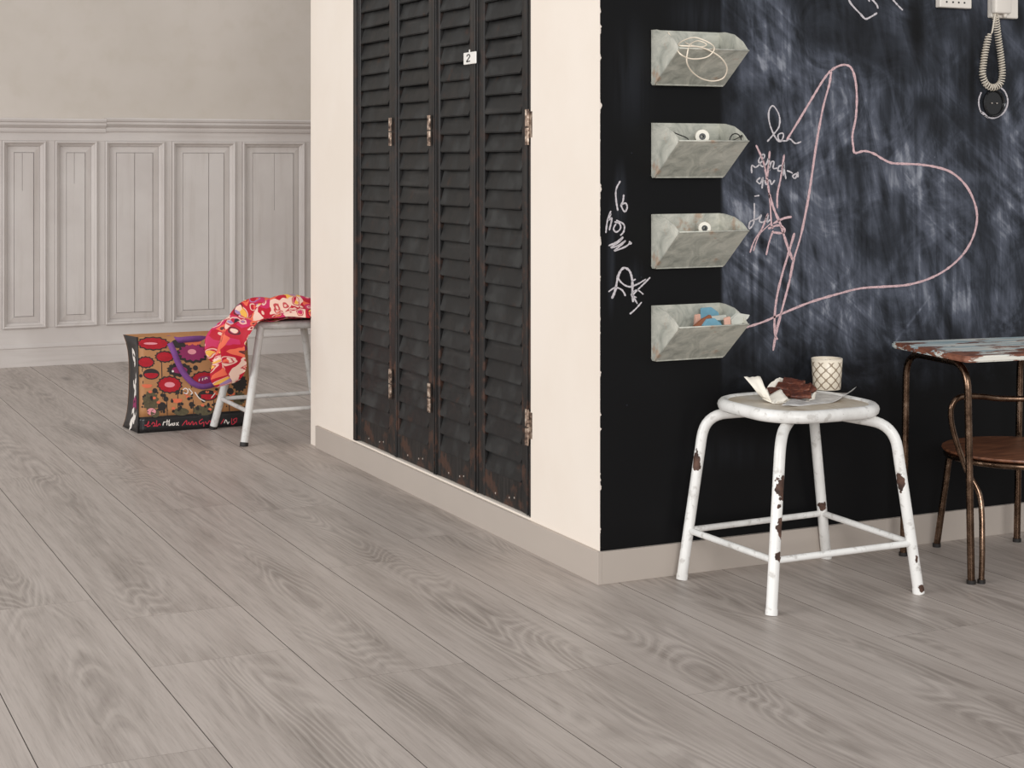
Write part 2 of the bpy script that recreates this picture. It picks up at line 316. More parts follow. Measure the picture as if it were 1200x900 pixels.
def box(bm, x0, x1, y0, y1, z0, z1, bev=0.0, mtx=None, seg=1):
    r = bmesh.ops.create_cube(bm, size=1.0); vs = r['verts']
    for v in vs: v.co = Vector(((x0+x1)/2 + v.co.x*(x1-x0), (y0+y1)/2 + v.co.y*(y1-y0), (z0+z1)/2 + v.co.z*(z1-z0)))
    if bev:
        es = list({e for v in vs for e in v.link_edges})
        r2 = bmesh.ops.bevel(bm, geom=es, offset=bev, segments=seg, profile=.5, affect='EDGES'); vs = list({v for f in r2['faces'] for v in f.verts} | {v for v in vs if v.is_valid})
    if mtx is not None: bmesh.ops.transform(bm, matrix=mtx, verts=[v for v in vs if v.is_valid])
    return vs
def B(*a, **k):
    bm = bmesh.new(); box(bm, *a, **k); return bm
def smoothpts(pts, n=8, closed=False):
    pts = [Vector(p) for p in pts]; out = []; L = len(pts)
    rng_ = range(L if closed else L-1)
    for i in rng_:
        g = (lambda k: pts[k % L]) if closed else (lambda k: pts[max(0, min(L-1, k))])
        p0, p1, p2, p3 = g(i-1), g(i), g(i+1), g(i+2)
        for j in range(n):
            t = j/n
            out.append(.5*((2*p1) + (p2-p0)*t + (2*p0-5*p1+4*p2-p3)*t*t + (3*p1-p0-3*p2+p3)*t*t*t))
    if not closed: out.append(pts[-1])
    return out
def fillet(pts, rad, n=6):
    pts = [Vector(p) for p in pts]; out = [pts[0]]
    for i in range(1, len(pts)-1):
        a, b, c = pts[i-1], pts[i], pts[i+1]; r = rad[i-1] if isinstance(rad, (list, tuple)) else rad
        d1 = (a-b); d2 = (c-b); r = min(r, d1.length*.49, d2.length*.49)
        p, q = b + d1.normalized()*r, b + d2.normalized()*r
        for j in range(n+1):
            t = j/n; out.append(p*(1-t)**2 + b*2*t*(1-t) + q*t*t)
    out.append(pts[-1]); return out
def tube(bm, pts, rad, seg=10, closed=False, cap=True, uvl=None):
    pts = [Vector(p) for p in pts]; L = len(pts); rings = []
    t0 = (pts[1]-pts[0]).normalized(); ref = Vector((0,0,1)) if abs(t0.z) < .9 else Vector((1,0,0)); nrm = (ref - t0*ref.dot(t0)).normalized()
    for i, p in enumerate(pts):
        if closed: t = (pts[(i+1) % L] - pts[i-1]).normalized()
        else: t = (pts[min(L-1, i+1)] - pts[max(0, i-1)]).normalized()
        nrm = (nrm - t*nrm.dot(t)).normalized(); bn = t.cross(nrm); r = rad(i/(L-1)) if callable(rad) else rad
        rings.append([bm.verts.new(p + (nrm*math.cos(a) + bn*math.sin(a))*r) for a in [2*math.pi*k/seg for k in range(seg)]])
    for i in range(L if closed else L-1):
        A, C = rings[i], rings[(i+1) % L]
        for k in range(seg): bm.faces.new((A[k], A[(k+1) % seg], C[(k+1) % seg], C[k]))
    if cap and not closed:
        bm.faces.new(list(reversed(rings[0]))); bm.faces.new(rings[-1])
    return bm
def T(pts, rad, **k): return tube(bmesh.new(), pts, rad, **k)
def lathe(prof, seg=32, mtx=None, uv=None):
    bm = bmesh.new(); rings = []
    lay = bm.loops.layers.uv.new('UVMap') if uv else None
    for r, z in prof:
        rings.append([bm.verts.new((r*math.cos(2*math.pi*k/seg), r*math.sin(2*math.pi*k/seg), z)) for k in range(seg)] if r > 1e-6 else [bm.verts.new((0,0,z))])
    for i in range(len(rings)-1):
        a, b = rings[i], rings[i+1]
        for k in range(seg):
            k2 = (k+1) % seg
            if len(a) == 1 and len(b) == 1: continue
            f = bm.faces.new((a[0], b[k2], b[k])) if len(a) == 1 else bm.faces.new((a[k], a[k2], b[0])) if len(b) == 1 else bm.faces.new((a[k], a[k2], b[k2], b[k]))
            if lay and len(f.loops) == 4:
                z0, z1 = uv
                for lp, (kk, zz) in zip(f.loops, ((k, prof[i][1]), (k+1, prof[i][1]), (k+1, prof[i+1][1]), (k, prof[i+1][1]))): lp[lay].uv = (kk/seg, (zz-z0)/(z1-z0))
    bmesh.ops.recalc_face_normals(bm, faces=bm.faces)
    if mtx is not None: bmesh.ops.transform(bm, matrix=mtx, verts=bm.verts)
    return bm
def prism(poly, ext, bm=None, both=False):
    bm = bm or bmesh.new(); a = [bm.verts.new(Vector(p)) for p in poly]; b = [bm.verts.new(Vector(p) + Vector(ext)) for p in poly]
    n = len(poly); bm.faces.new(a); bm.faces.new(list(reversed(b)))
    for i in range(n): bm.faces.new((a[i], b[i], b[(i+1) % n], a[(i+1) % n]))
    bmesh.ops.recalc_face_normals(bm, faces=bm.faces); return bm
def ribbon(bm, pts2, width, to3, jit=.25, n=6, smooth=True):
    """flat stroke of chalk or ink: pts2 in plane units, to3 maps (a, b) -> world"""
    P = smoothpts([(a, b, 0) for a, b in pts2], n) if smooth and len(pts2) > 2 else [Vector((a, b, 0)) for a, b in pts2]
    if len(P) == 2: P = [P[0].lerp(P[1], t/6) for t in range(7)]
    rows = []
    for i, p in enumerate(P):
        t = (P[min(len(P)-1, i+1)] - P[max(0, i-1)])
        if t.length < 1e-9: continue
        t.normalize(); nn = Vector((-t.y, t.x, 0)); w = width*.5*(1 + random.uniform(-jit, jit)); e = min(i, len(P)-1-i); w *= .55 if e == 0 else 1
        q0, q1 = p + nn*w, p - nn*w
        rows.append((bm.verts.new(to3(q0.x, q0.y)), bm.verts.new(to3(q1.x, q1.y))))
    for a, b in zip(rows, rows[1:]): bm.faces.new((a[0], a[1], b[1], b[0]))
    return bm
def polyfill(bm, pts3):
    try: bm.faces.new([bm.verts.new(p) for p in pts3])
    except ValueError: pass
    return bm

# ------------------------------------------------------------------ FLOOR
floor = struct('floor', B(-2.2, 6.2, -0.5, 9.4, -.06, -.012), 'subfloor')
PW = .3188; X0 = .507
joints = {0: [3.027, 4.178, 6.2, 8.05], 1: [2.2, 3.563, 3.967, 5.9, 7.7], 2: [1.7, 3.3, 5.149, 7.0, 8.6], 3: [2.0, 3.15, 4.228, 5.009, 6.6, 8.2], 4: [1.4, 2.9, 4.45, 6.0, 7.9], 5: [2.35, 4.2, 6.0, 8.0], 6: [1.9, 3.05, 4.9, 7.2]}
for i in range(-8, 17):
    js = joints.get(i)
    if js is None:
        a = random.uniform(0, 1.8); js = [a + 1.84*k for k in range(6)]
    ys = [-.5] + [j for j in js if -.3 < j < 8.9] + [9.14]
    xa = X0 + PW*i; xc = xa + PW/2
    for a, b in zip(ys, ys[1:]):
        g = .0007
        bm = B(-PW/2+g, PW/2-g, -(b-a)/2+g*.12, (b-a)/2-g*.12, -.012, 0, bev=.0003)
        for f in bm.faces:
            f.normal_update(); f.material_index = 0 if f.normal.z > .95 else 1
        o = obj('plank', bm, 'oak', floor); o.data.materials.append(M['plank_edge']); o.location = (xc, (a+b)/2, 0)

# ------------------------------------------------------------------ BACK WALL with panelling
wb = struct('wall_back', B(-2.2, 6.2, BY+.03, BY+.2, 0, 3.2), 'greige')
ZR = 1.276                                   # underside of the dado cap
pan = [(1.321, 1.55), (1.597, 1.824), (1.867, 2.195), (2.238, 2.6), (2.642, 3.011), (3.054, 3.42), (3.463, 3.83), (3.873, 4.24), (1.045, 1.275), (.77, 1.0), (.495, .725), (.22, .45), (-.055, .175), (-.33, -.1), (-.605, -.375), (-.88, -.65), (-1.155, -.925), (-1.43, -1.2)]
pan.sort(); PT, PB = 1.215, .205
for lo, hi in ((PT, ZR+.01), (.10, PB)):
    obj('panel_rail', B(-2.2, 6.2, BY, BY+.03, lo, hi, bev=.002), 'rail', wb)
edges = [-2.2] + [v for p_ in pan for v in p_] + [6.2]
for a, b in zip(edges[0::2], edges[1::2]):
    obj('stile', B(a, b, BY, BY+.03, PB, PT, bev=.002), 'panel', wb)
def moulding(a, b, z0, z1):
    prof = [(0, .0), (0, -.012), (.006, -.016), (.013, -.012), (.017, .002), (.024, .006), (.030, .014)]
    bm = bmesh.new(); rows = []
    for (d, h) in prof:
        rows.append([bm.verts.new(v) for v in ((a+d, BY+h, z0+d), (b-d, BY+h, z0+d), (b-d, BY+h, z1-d), (a+d, BY+h, z1-d))])
    for r0, r1 in zip(rows, rows[1:]):
        for k in range(4): bm.faces.new((r0[k], r0[(k+1) % 4], r1[(k+1) % 4], r1[k]))
    bmesh.ops.recalc_face_normals(bm, faces=bm.faces); return bm
for k, (a, b) in enumerate(pan):
    obj('panel_moulding', moulding(a, b, PB, PT), 'panel', wb)
    obj('panel_back', B(a, b, BY+.018, BY+.03, PB, PT), 'panel', wb)
    i0, i1, z0, z1 = a+.03, b-.03, PB+.03, PT-.03
    crack = i0 + (i1-i0)*{2.195: .50, 2.6: .60, 3.011: .52, 1.824: .45, 1.55: .45}.get(b, .5 + .1*math.sin(k*3))
    fld = .032
    full = b in (2.195, 2.6)
    # raised field with sloping shoulders
    bm = bmesh.new(); o_ = [(i0, z0), (i1, z0), (i1, z1), (i0, z1)]; n_ = [(i0+fld, z0+fld), (i1-fld, z0+fld), (i1-fld, z1-fld), (i0+fld, z1-fld)]
    A = [bm.verts.new((x_, BY+.016, z_)) for x_, z_ in o_]; C = [bm.verts.new((x_, BY+.009, z_)) for x_, z_ in n_]; D = [bm.verts.new((x_, BY+.0125, z_)) for x_, z_ in n_]
    for k2 in range(4):
        j = (k2+1) % 4; bm.faces.new((A[k2], A[j], C[j], C[k2])); bm.faces.new((C[k2], C[j], D[j], D[k2]))
    bmesh.ops.recalc_face_normals(bm, faces=bm.faces)
    obj('panel_shoulder', bm, 'panel', wb)
    gap = .0028 if full else .0016
    for u, v in ((i0+fld+.002, crack-gap/2), (crack+gap/2, i1-fld-.003)):
        obj('panel_board', B(u, v, BY+.006, BY+.018, z0+fld+.002, z1-fld-.003, bev=.0012), 'panel', wb)
    if not full:    # the split runs only part of the way: the lower joint is filled
        obj('filled_joint', B(crack-.004, crack+.004, BY+.0062, BY+.018, z0+fld+.004, z1-fld-.25-.08*math.sin(k)), 'panel', wb)
def dado(xa, xb, dz, dep):
    pr = [(0, ZR-.012), (-.010*dep, ZR-.010), (-.014*dep, ZR+.002), (-.010*dep, ZR+.012), (-.020*dep, ZR+.018), (-.030*dep, ZR+.030), (-.028*dep, ZR+.042), (-.036*dep, ZR+.046), (-.040*dep, ZR+.056), (-.036*dep, ZR+.064), (0.03, ZR+.066)]
    return prism([(xa, BY+h, z_+dz) for h, z_ in pr], (xb-xa, 0, 0))
obj('dado_cap', dado(-2.2, 1.868, -.004, 1.0), 'rail', wb, smooth=True, angle=35)
obj('dado_cap', dado(1.869, 6.2, .003, 1.12), 'rail', wb, smooth=True, angle=35)
bb = prism([(-2.2, BY+.02, .0), (-2.2, BY-.015, .0), (-2.2, BY-.015, .096), (-2.2, BY-.019, .100), (-2.2, BY-.019, .106), (-2.2, BY-.010, .113), (-2.2, BY-.002, .120), (-2.2, BY+.02, .120)], (8.4, 0, 0))
struct('baseboard_back', bb, 'rail')

# ------------------------------------------------------------------ SHUTTER WALL + BLACKBOARD WALL (the built-out block)
SY0, SY1, SZ0, SZ1 = 4.173, 5.629, .0905, 2.32
bm = bmesh.new()
for (y0, y1, z0, z1) in ((WY+.002, SY0, 0, 3.2), (SY1, 6.02, 0, 3.2), (SY0, SY1, 0, SZ0), (SY0, SY1, SZ1, 3.2)):
    box(bm, WX, WX+.16, y0, y1, z0, z1)
wl = struct('wall_left', bm, 'cream')
rec = obj('closet_shade_panel', B(WX+.075, WX+.15, SY0+.001, SY1-.001, SZ0+.001, SZ1-.001), 'closet_shade', wl)  # solid black panel behind the slats, painting the closet's darkness in their gaps
struct('wall_inner', B(WX, 6.2, 6.02, 6.12, 0, 3.2), 'cream')
bm = B(WX, 6.2, WY, WY+.002, 0, 3.2); box(bm, WX+.16, 6.2, WY+.002, WY+.12, 0, 3.2)
wr = struct('wall_right', bm, 'blackboard')
bbp = bmesh.new(); box(bbp, WX-.012, WX, WY-.012, 6.03, 0, .085, bev=.0008)
struct('baseboard_left', bbp, 'skirting')
struct('baseboard_right', B(WX, 6.2, WY-.012, WY, 0, .085, bev=.0008), 'skirting')
struct('trim_1', B(WX-.002, WX+.02, SY0-.001, SY1+.001, SZ0-.005, SZ0+.001), 'cream')

# ------------------------------------------------------------------ SHUTTER LEAVES
leafs = [(5.225, 5.598, 'far'), (4.884, 5.222, 'mid'), (4.563, 4.876, 'tag'), (4.200, 4.552, 'near')]
slatlim = [(5.294, 5.583), (4.941, 5.205), (4.613, 4.849), (4.245, 4.505)]
llab = ['black louvred shutter leaf next to the narrow far strip of cream wall',
        'black louvred shutter leaf hinged to the leaf with the number plate',
        'black louvred shutter leaf carrying the small white number 2 plate',
        'black louvred shutter leaf hinged on the cream wall beside the blackboard corner']
struct('trim_2', B(WX-.004, WX+.07, 5.600, SY1-.0005, SZ0+.0005, SZ1-.0005, bev=.002), 'stile')
struct('trim_3', B(WX+.004, WX+.07, SY0+.0005, 4.196, SZ0+.0005, SZ1-.0005, bev=.002), 'stile')
def slat_mesh(w):
    # louvre: lower edge out, upper edge in, lower corners rounded off
    h = .066; rr = .011
    prof = [(-w/2, h), (w/2, h)]
    pts = [(w/2, h)] + [(w/2 - rr + rr*math.cos(a), rr - rr*math.sin(a)) for a in [math.pi/2*k/4 for k in range(5)]]
    pts += [(-w/2 + rr - rr*math.sin(a), rr - rr*math.cos(a)) for a in [math.pi/2*k/4 for k in range(5)]] + [(-w/2, h)]
    bm = prism([(0, u, v) for u, v in pts], (.007, 0, 0))
    bmesh.ops.bevel(bm, geom=[e for e in bm.edges if abs(e.verts[0].co.x - e.verts[1].co.x) < 1e-6 and e.verts[0].co.x < .001], offset=.0022, segments=2, affect='EDGES')
    me = bpy.data.meshes.new('slat'); bm.to_mesh(me); bm.free(); me.materials.append(M['slat']); return me
PITCH = .0562
for li, ((y0, y1, kind), (s0, s1)) in enumerate(zip(leafs, slatlim)):
    t = thing('louvred_shutter', llab[li], 'shutter', (WX+.006, (y0+y1)/2, SZ0+.003), 0, 'black louvred shutter leaves'); yc = (y0+y1)/2
    H_ = SZ1 - SZ0 - .006
    for a, b in ((y0, s0), (s1, y1)):
        bm = B(0, .034, a-yc, b-yc, 0, H_, bev=.003); st_o = obj('stile', bm, 'stile', t)
        bead = B(-.004, .004, (a if a == y0 else b-.007)-yc, (a+.007 if a == y0 else b)-yc, 0, H_, bev=.0015); obj('bead', bead, 'stile', st_o)
    obj('bottom_rail', B(.002, .032, s0-yc, s1-yc, 0, .085, bev=.003), 'stile', t)
    obj('top_rail', B(.002, .032, s0-yc, s1-yc, H_-.09, H_, bev=.003), 'stile', t)
    for yy in (.2, .33, .7):
        obj('nail', lathe([(0, -.0012), (.003, -.001), (.003, .002)], 8, Matrix.Translation((.002, s0+(s1-s0)*yy-yc, .018+.014*math.sin(yy*40))) @ Matrix.Rotation(math.pi/2, 4, 'Y')), 'pin', t)
    me = slat_mesh(s1-s0-.003); k = 0; z = .083
    while z + .06 < H_ - .085:
        o = bpy.data.objects.new('slat', me); COL.objects.link(o); o.parent = t
        o.location = (-.001+random.uniform(-.0012, .0012), (s0+s1)/2-yc, z); o.rotation_euler = (random.uniform(-.006, .006), math.radians(16 + random.uniform(-2, 2)), 0)
        z += PITCH; k += 1
    def hinge(yy, z0, z1, wide=False):
        bm = bmesh.new(); zz = z0 - SZ0 - .003; hh = z1 - z0
        for d in (-.0055, .0055):
            tube(bm, [(-.008, yy-yc+d, zz), (-.008, yy-yc+d, zz+hh*.48)], .0042, 8); tube(bm, [(-.008, yy-yc+d, zz+hh*.52), (-.008, yy-yc+d, zz+hh)], .0042, 8)
        if wide: box(bm, -.006, -.002, yy-yc-.030, yy-yc+.006, zz+.02, zz+hh-.005, bev=.001)
        tag(obj('hinge', bm, 'hinge', t, smooth=True, angle=40), 'worn bare metal hinge')
    if li == 0: hinge(5.262, 1.156, 1.252); hinge(5.262, .288, .390)
    if li == 1: hinge(4.916, 1.153, 1.252); hinge(4.916, .289, .383)
    if li == 3: hinge(4.192, 1.149, 1.25, True); hinge(4.192, .295, .397, True)
    if li == 2:
        pw, pz0, pz1 = .092, 1.397 - SZ0, 1.434 - SZ0; py = 4.590 - yc
        pl = B(-.010, -.006, py-pw/2, py+pw/2, pz0, pz1, bev=.0015); po = tag(obj('number_plate', pl, 'enamel', t), 'small white enamel plate reading 2')
        bm = bmesh.new(); zc = (pz0+pz1)/2
        ribbon(bm, [(-.007, .007), (-.003, .0135), (.004, .013), (.006, .007), (.001, -.001), (-.006, -.009), (-.0075, -.0125), (0, -.0122), (.0078, -.0115)], .0042, lambda a, b: Vector((-.0106, py+.008-a*1.7, zc+b*.8)), jit=.05)
        obj('numeral', bm, 'ink', po)
        bm = bmesh.new(); box(bm, -.009, -.006, py+.002, py+.008, pz1-.002, pz1+.008, bev=.001); obj('screw_lug', bm, 'enamel', po)

# ------------------------------------------------------------------ CHALK ON THE BLACKBOARD
def chalk(name, label, strokes, mat, w=3.0, off=.0007):
    bm = bmesh.new(); random.seed(hash(len(strokes)) % 97)
    for sx in strokes:
        ww = w
        if isinstance(sx, tuple): ww, sx = sx
        ribbon(bm, sx, ww, lambda a, b: bw(a, b, off), n=7)
    o = obj(name, bm, mat, wr); o['label'] = label; return o
chalk('chalk_drawing', 'large looping pink chalk outline', [
    [(922, 164), (935, 143), (950, 118), (966, 92), (976, 81), (988, 76), (997, 79), (1002, 92), (1004, 112), (1003, 137), (999, 158), (1000, 172), (1002, 179), (1013, 177), (1024, 180), (1034, 186), (1045, 191), (1062, 192), (1080, 193), (1098, 196), (1115, 202), (1130, 215), (1140, 232), (1145, 252), (1142, 273), (1133, 292), (1120, 307), (1104, 319), (1085, 328), (1062, 334), (1035, 336), (1008, 338), (980, 345), (950, 354), (920, 366), (895, 377), (873, 384)],
    [(974, 83), (972, 98), (965, 124), (959, 155), (955, 180), (950, 215), (945, 245), (938, 278), (930, 305), (925, 330), (918, 357), (910, 388), (906, 411)],
    [(931, 273), (924, 297), (917, 320), (911, 345), (908, 368), (908, 390), (911, 398)],
    (2.8, [(901, 226), (907, 245), (915, 264), (922, 286), (929, 305)]), (2.2, [(886, 170), (894, 188), (898, 205), (902, 232), (904, 262), (906, 268)]),
    (2, [(902, 177), (900, 200), (898, 215)]), (2, [(919, 181), (915, 208), (911, 228), (911, 244)]),
    (1.8, [(900, 250), (893, 268), (884, 282), (879, 296)]), (1.8, [(906, 270), (901, 285), (898, 299)]), (1.2, [(903, 262), (890, 275), (883, 294)]),
    (2.4, [(900, 268), (912, 264), (919, 268), (917, 273), (904, 272)]), (2.4, [(906, 262), (918, 256), (928, 254)])], 'chalk_pink', 2.5)
chalk('chalk_writing', 'small pink handwriting reading le lendra qui jes', [
    [(899, 166), (906, 158), (913, 148), (913, 135), (906, 124), (901, 131), (902, 145), (908, 160), (914, 166), (918, 160), (917, 156), (912, 158), (913, 164), (921, 165), (926, 163), (932, 168), (939, 166)],
    [(881, 203), (881, 194), (886, 196), (892, 190), (896, 183), (894, 181), (889, 188), (893, 195), (898, 192), (901, 186), (902, 200)], [(901, 200), (904, 190), (907, 190), (906, 197), (911, 197)],
    [(918, 193), (913, 195), (912, 200), (917, 199), (919, 190), (918, 206)], [(919, 197), (921, 210)], [(922, 200), (925, 201), (929, 203)], [(934, 203), (929, 206), (932, 209), (935, 202), (935, 208)],
    [(891, 208), (887, 212), (891, 215), (894, 208), (893, 221)], [(896, 211), (898, 216), (902, 211), (904, 216), (908, 211)],
    [(884, 238), (884, 250), (883, 262), (878, 268), (879, 260), (888, 256), (892, 252), (890, 259), (895, 260), (900, 252), (899, 260), (903, 257)], [(884, 230), (890, 229)]], 'chalk_white', 1.7)
chalk('chalk_writing', 'white chalk scribbles near the corner', [
    [(727, 212), (722, 222), (722, 234), (724, 247)], [(731, 228), (730, 236), (728, 241), (732, 248), (735, 243), (733, 238), (728, 240)],
    [(716, 247), (712, 258), (710, 273)], [(716, 250), (713, 258), (717, 256), (714, 270)], [(722, 262), (719, 268), (722, 272), (727, 268), (726, 262), (720, 260)], [(722, 258), (731, 263), (731, 271), (727, 276)],
    [(713, 288), (722, 284), (730, 278), (726, 283), (716, 290), (724, 288), (733, 282), (727, 288), (720, 294), (733, 289), (739, 284)], [(737, 283), (740, 285), (738, 286)],
    (2.6, [(717, 350), (721, 340), (725, 322), (731, 314), (738, 318), (741, 330), (741, 345), (742, 354)]), [(723, 323), (728, 331), (737, 336), (747, 333), (757, 327)], [(713, 342), (721, 337), (729, 340), (733, 347)],
    [(762, 325), (752, 335), (741, 346)], [(739, 345), (746, 349)], [(740, 343), (747, 340), (754, 345)], [(741, 346), (747, 356)], [(738, 368), (745, 362), (752, 354)], [(740, 330), (745, 327)]], 'chalk_white', 1.8)
chalk('chalk_drawing', 'white chalk angular lines high on the board', [
    (2, [(993, -6), (997, 4), (1008, 16), (1014, 22), (1020, 20), (1028, 15)]), (2, [(1020, -3), (1027, 5), (1029, 10)]), (2, [(1017, -3), (1019, 2)]), (1.8, [(1045, -2), (1052, 6), (1058, 12)])], 'chalk_white', 2.2)
chalk('chalk_drawing', 'white chalk ring traced around the round socket', [[(1150, 108), (1147, 118), (1149, 130), (1157, 137), (1167, 138), (1177, 131), (1181, 119), (1178, 108), (1172, 102)], (2.6, [(1150, 131), (1158, 138)])], 'chalk_white', 1.6)

# ------------------------------------------------------------------ WALL BINS
bl = ['galvanised wall bin holding a tangled white cord, topmost of the four', 'galvanised wall bin holding a white roll and wire-rimmed spectacles, second from the top',
      'galvanised wall bin with rusty inside and a white roll, third from the top', 'galvanised wall bin filled with blue and peach bits, lowest of the four']
bins = []
for k, (z0, z1, zf) in enumerate(((1.304, 1.450, 1.393), (1.059, 1.204, 1.155), (.819, .962, .920), (.575, .720, .674))):
    xa, xb = 2.204, 2.418; pr = .142; cut = .022; th = .0022
    t = thing('wall_bin', bl[k], 'bin', ((xa+xb)/2, WY-.0005, z0), 0, 'galvanised wall bins'); w = xb-xa; h = z1-z0; hf = zf-z0
    obj('back_panel', B(-w/2, w/2, -th, 0, .006, h), 'zinc_rusty' if k == 2 else 'zinc', t)
    for sx in (-1, 1):
        x0 = sx*w/2 - (th if sx > 0 else 0)
        crv = [(0, h), (-.03, h-.001), (-.075, h - (h-hf)*.18), (-.115, h-(h-hf)*.55), (-pr, hf)]
        pts = [(x0, 0, .008), (x0, 0, h)] + [(x0, a, b) for a, b in crv[1:]] + [(x0, -cut*.9, 0), (x0, -.006, 0)]
        obj('side_panel', prism(pts, (th, 0, 0)), 'zinc_rusty' if (k == 2 and sx > 0) else 'zinc', t)
    # folded front: slopes out from the foot to the lip
    fr = prism([(-w/2, -cut, .003), (-w/2, -pr, hf), (-w/2, -pr-th, hf), (-w/2, -cut-th, .002)], (w, 0, 0)); fp = obj('front_panel', fr, 'zinc', t)
    obj('rolled_lip', T([(-w/2, -pr-.001, hf), (w/2, -pr-.001, hf)], .0022, seg=8), 'zinc', fp, smooth=True)
    obj('bottom_panel', B(-w/2+.003, w/2-.003, -cut-th, 0, -.001, .003, bev=.0012), 'zinc', t)
    bins.append(t)
def bin_pt(k, x, y, z): return Vector((2.311 + x, WY-.0005 + y, (1.304, 1.059, .819, .575)[k] + z))
# white cord in the top bin
fy = WY - .145
lp = [on(a, b, 1, yy) for a, b, yy in ((783, 38, WY-.012), (790, 50, WY-.05), (796, 62, fy-.005), (806, 68, fy-.004), (818, 69, fy-.004), (830, 66, fy-.004), (837, 58, fy-.003), (834, 52, fy+.03), (822, 46, fy+.05), (812, 44, fy+.06), (800, 48, fy+.05), (795, 53, fy+.02), (806, 54, fy-.004), (820, 55, fy-.006), (835, 61, fy-.005), (846, 69, fy-.004), (852, 80, fy+.013), (848, 91, fy+.037), (836, 95, fy+.046), (822, 92, fy+.042), (811, 84, fy+.026), (805, 73, fy+.002), (806, 60, fy-.006), (809, 52, fy+.02), (818, 48, fy+.05), (828, 52, fy+.03), (822, 55, fy+.02), (810, 53, fy+.03), (803, 50, fy+.05))]
tag(obj('cord', T(smoothpts(lp, 8), .0019, seg=8), 'cable', None, smooth=True), 'thin white cord looped over the front of the topmost wall bin', 'cord')
# rolls
def roll(k, x, z, r, lab):
    mt = Matrix.Translation(bin_pt(k, x, -.085, z)) @ Matrix.Rotation(math.radians(-24), 4, 'Z') @ Matrix.Rotation(math.pi/2, 4, 'X')
    t = thing('roll', lab, 'roll', bin_pt(k, x, -.085, z)); t.rotation_euler = (math.pi/2, 0, math.radians(-28))
    obj('sleeve', lathe([(r*.45, -.022), (r*.95, -.022), (r, -.018), (r, .018), (r*.95, .022), (r*.45, .022), (r*.45, -.022)], 28), 'spool', t, smooth=True, angle=40)
    co_ = obj('core', lathe([(r*.2, .0225), (r*.46, .0225), (r*.46, -.0225), (r*.2, -.0225), (r*.2, .0225)], 24), 'black', t, smooth=True, angle=40)
    return t
roll(1, -.002, .108, .019, 'small white roll with a black core in the bin second from the top')
roll(2, .005, .108, .017, 'small white roll with a black core in the rusty third bin')
# wire spectacles in second bin
t = thing('spectacles', 'thin black wire spectacles hooked inside the second wall bin', 'spectacles', bin_pt(1, .06, -.12, .05))
for cx in (.020,):
    obj('rim', T([(cx + .018*math.cos(a), 0, .048 + .018*math.sin(a)) for a in [2*math.pi*k/28 for k in range(28)]], .0016, seg=6, closed=True), 'black', t, smooth=True)
obj('temple', T(smoothpts([(.037, .0, .052), (.042, .004, .062), (.034, .03, .05), (-.02, .08, .03)], 6), .0012, seg=6), 'black', t, smooth=True)
obj('wire_arm', T(smoothpts([(-.150, .070, .080), (-.138, .040, .066), (-.122, .008, .052), (-.10, .02, .03), (.003, .0, .030)], 8), .0014, seg=6), 'black', t, smooth=True)
# bits in the lowest bin
def bit(pts, th, mat, lab, name='painted_offcut'):
    """pts: photo outline set at its own depth inside the bin"""
    (outline, y0) = pts
    P3 = [on(a, b, 1, y0) for a, b in outline]; c0 = sum(P3, Vector())/len(P3)
    bm = prism([p_ - c0 for p_ in P3], (0, th, 0)); bmesh.ops.bevel(bm, geom=list(bm.edges), offset=.0008, segments=1, affect='EDGES')
    o = obj(name, bm, mat); o.location = c0; tag(o, lab, 'offcut', 'painted bits in the lowest wall bin'); return o
G = WY
bit(([(822, 361), (822, 383), (848, 388), (842, 366), (834, 360)], G-.030), .006, 'blue', 'flat pale blue piece standing behind the other bits in the lowest bin')
bit(([(816, 369), (821, 368), (822, 377), (818, 388), (814, 388)], G-.070), .010, 'peach', 'narrow peach piece at the rusty end of the bits in the lowest bin')
bit(([(812, 384), (824, 374), (833, 369), (835, 373), (826, 377), (819, 385), (814, 387)], G-.105), .010, 'rustbrown', 'long thin rust brown piece leaning among blue bits in the lowest bin')
bit(([(825, 381), (830, 374), (838, 373), (846, 380), (845, 389), (826, 389)], G-.115), .012, 'blue', 'wedge shaped blue piece against the front lip of the lowest bin')
bit(([(833, 371), (851, 369), (852, 375), (834, 376)], G-.085), .010, 'offwhite', 'flat grey white strip lying across the bits in the lowest bin')
bit(([(850, 373), (856, 371), (857, 385), (851, 387)], G-.125), .010, 'peach', 'upright peach block at the front lip of the lowest bin')
bit(([(857, 375), (866, 367), (879, 369), (877, 373), (868, 381), (858, 385)], G-.120), .014, 'offwhite', 'pale block jutting out over the side of the lowest bin')

# ------------------------------------------------------------------ SWITCH PLATE, INTERCOM, SOCKET
c0 = bw(1114.5, 10)
t = thing('switch_plate', 'white wall plate with a row of dark holes, beside the telephone handset', 'wall plate', (c0.x, WY, c0.z)); hw = (bw(1133, 5).x - bw(1096, 5).x)/2
obj('plate', B(-hw, hw, -.022, -.0003, 0, .14, bev=.003, seg=2), 'white_plastic', t)
for kx in (-.6, -.2, .16, .52):
    obj('hole', lathe([(0, 0), (.0028, 0), (.0028, .002), (0, .002)], 10, Matrix.Translation((hw*kx, -.0215, .016)) @ Matrix.Rotation(math.pi/2, 4, 'X')), 'ink', t)
c0 = bw(1172, 22)
t = thing('telephone_handset', 'cream wall telephone with a coiled cord hanging down the blackboard', 'telephone', (c0.x, WY, c0.z)); hw = (bw(1187, 15).x - bw(1156, 15).x)/2
bs = obj('base_plate', B(-hw, hw, -.022, -.0003, 0, .22, bev=.004, seg=2), 'white_plastic', t)
hd = bmesh.new(); box(hd, -hw-.006, hw-.046, -.046, -.0225, .011, .21, bev=.006, seg=3); hs = obj('handset', hd, 'white_plastic', t, smooth=True, angle=40)
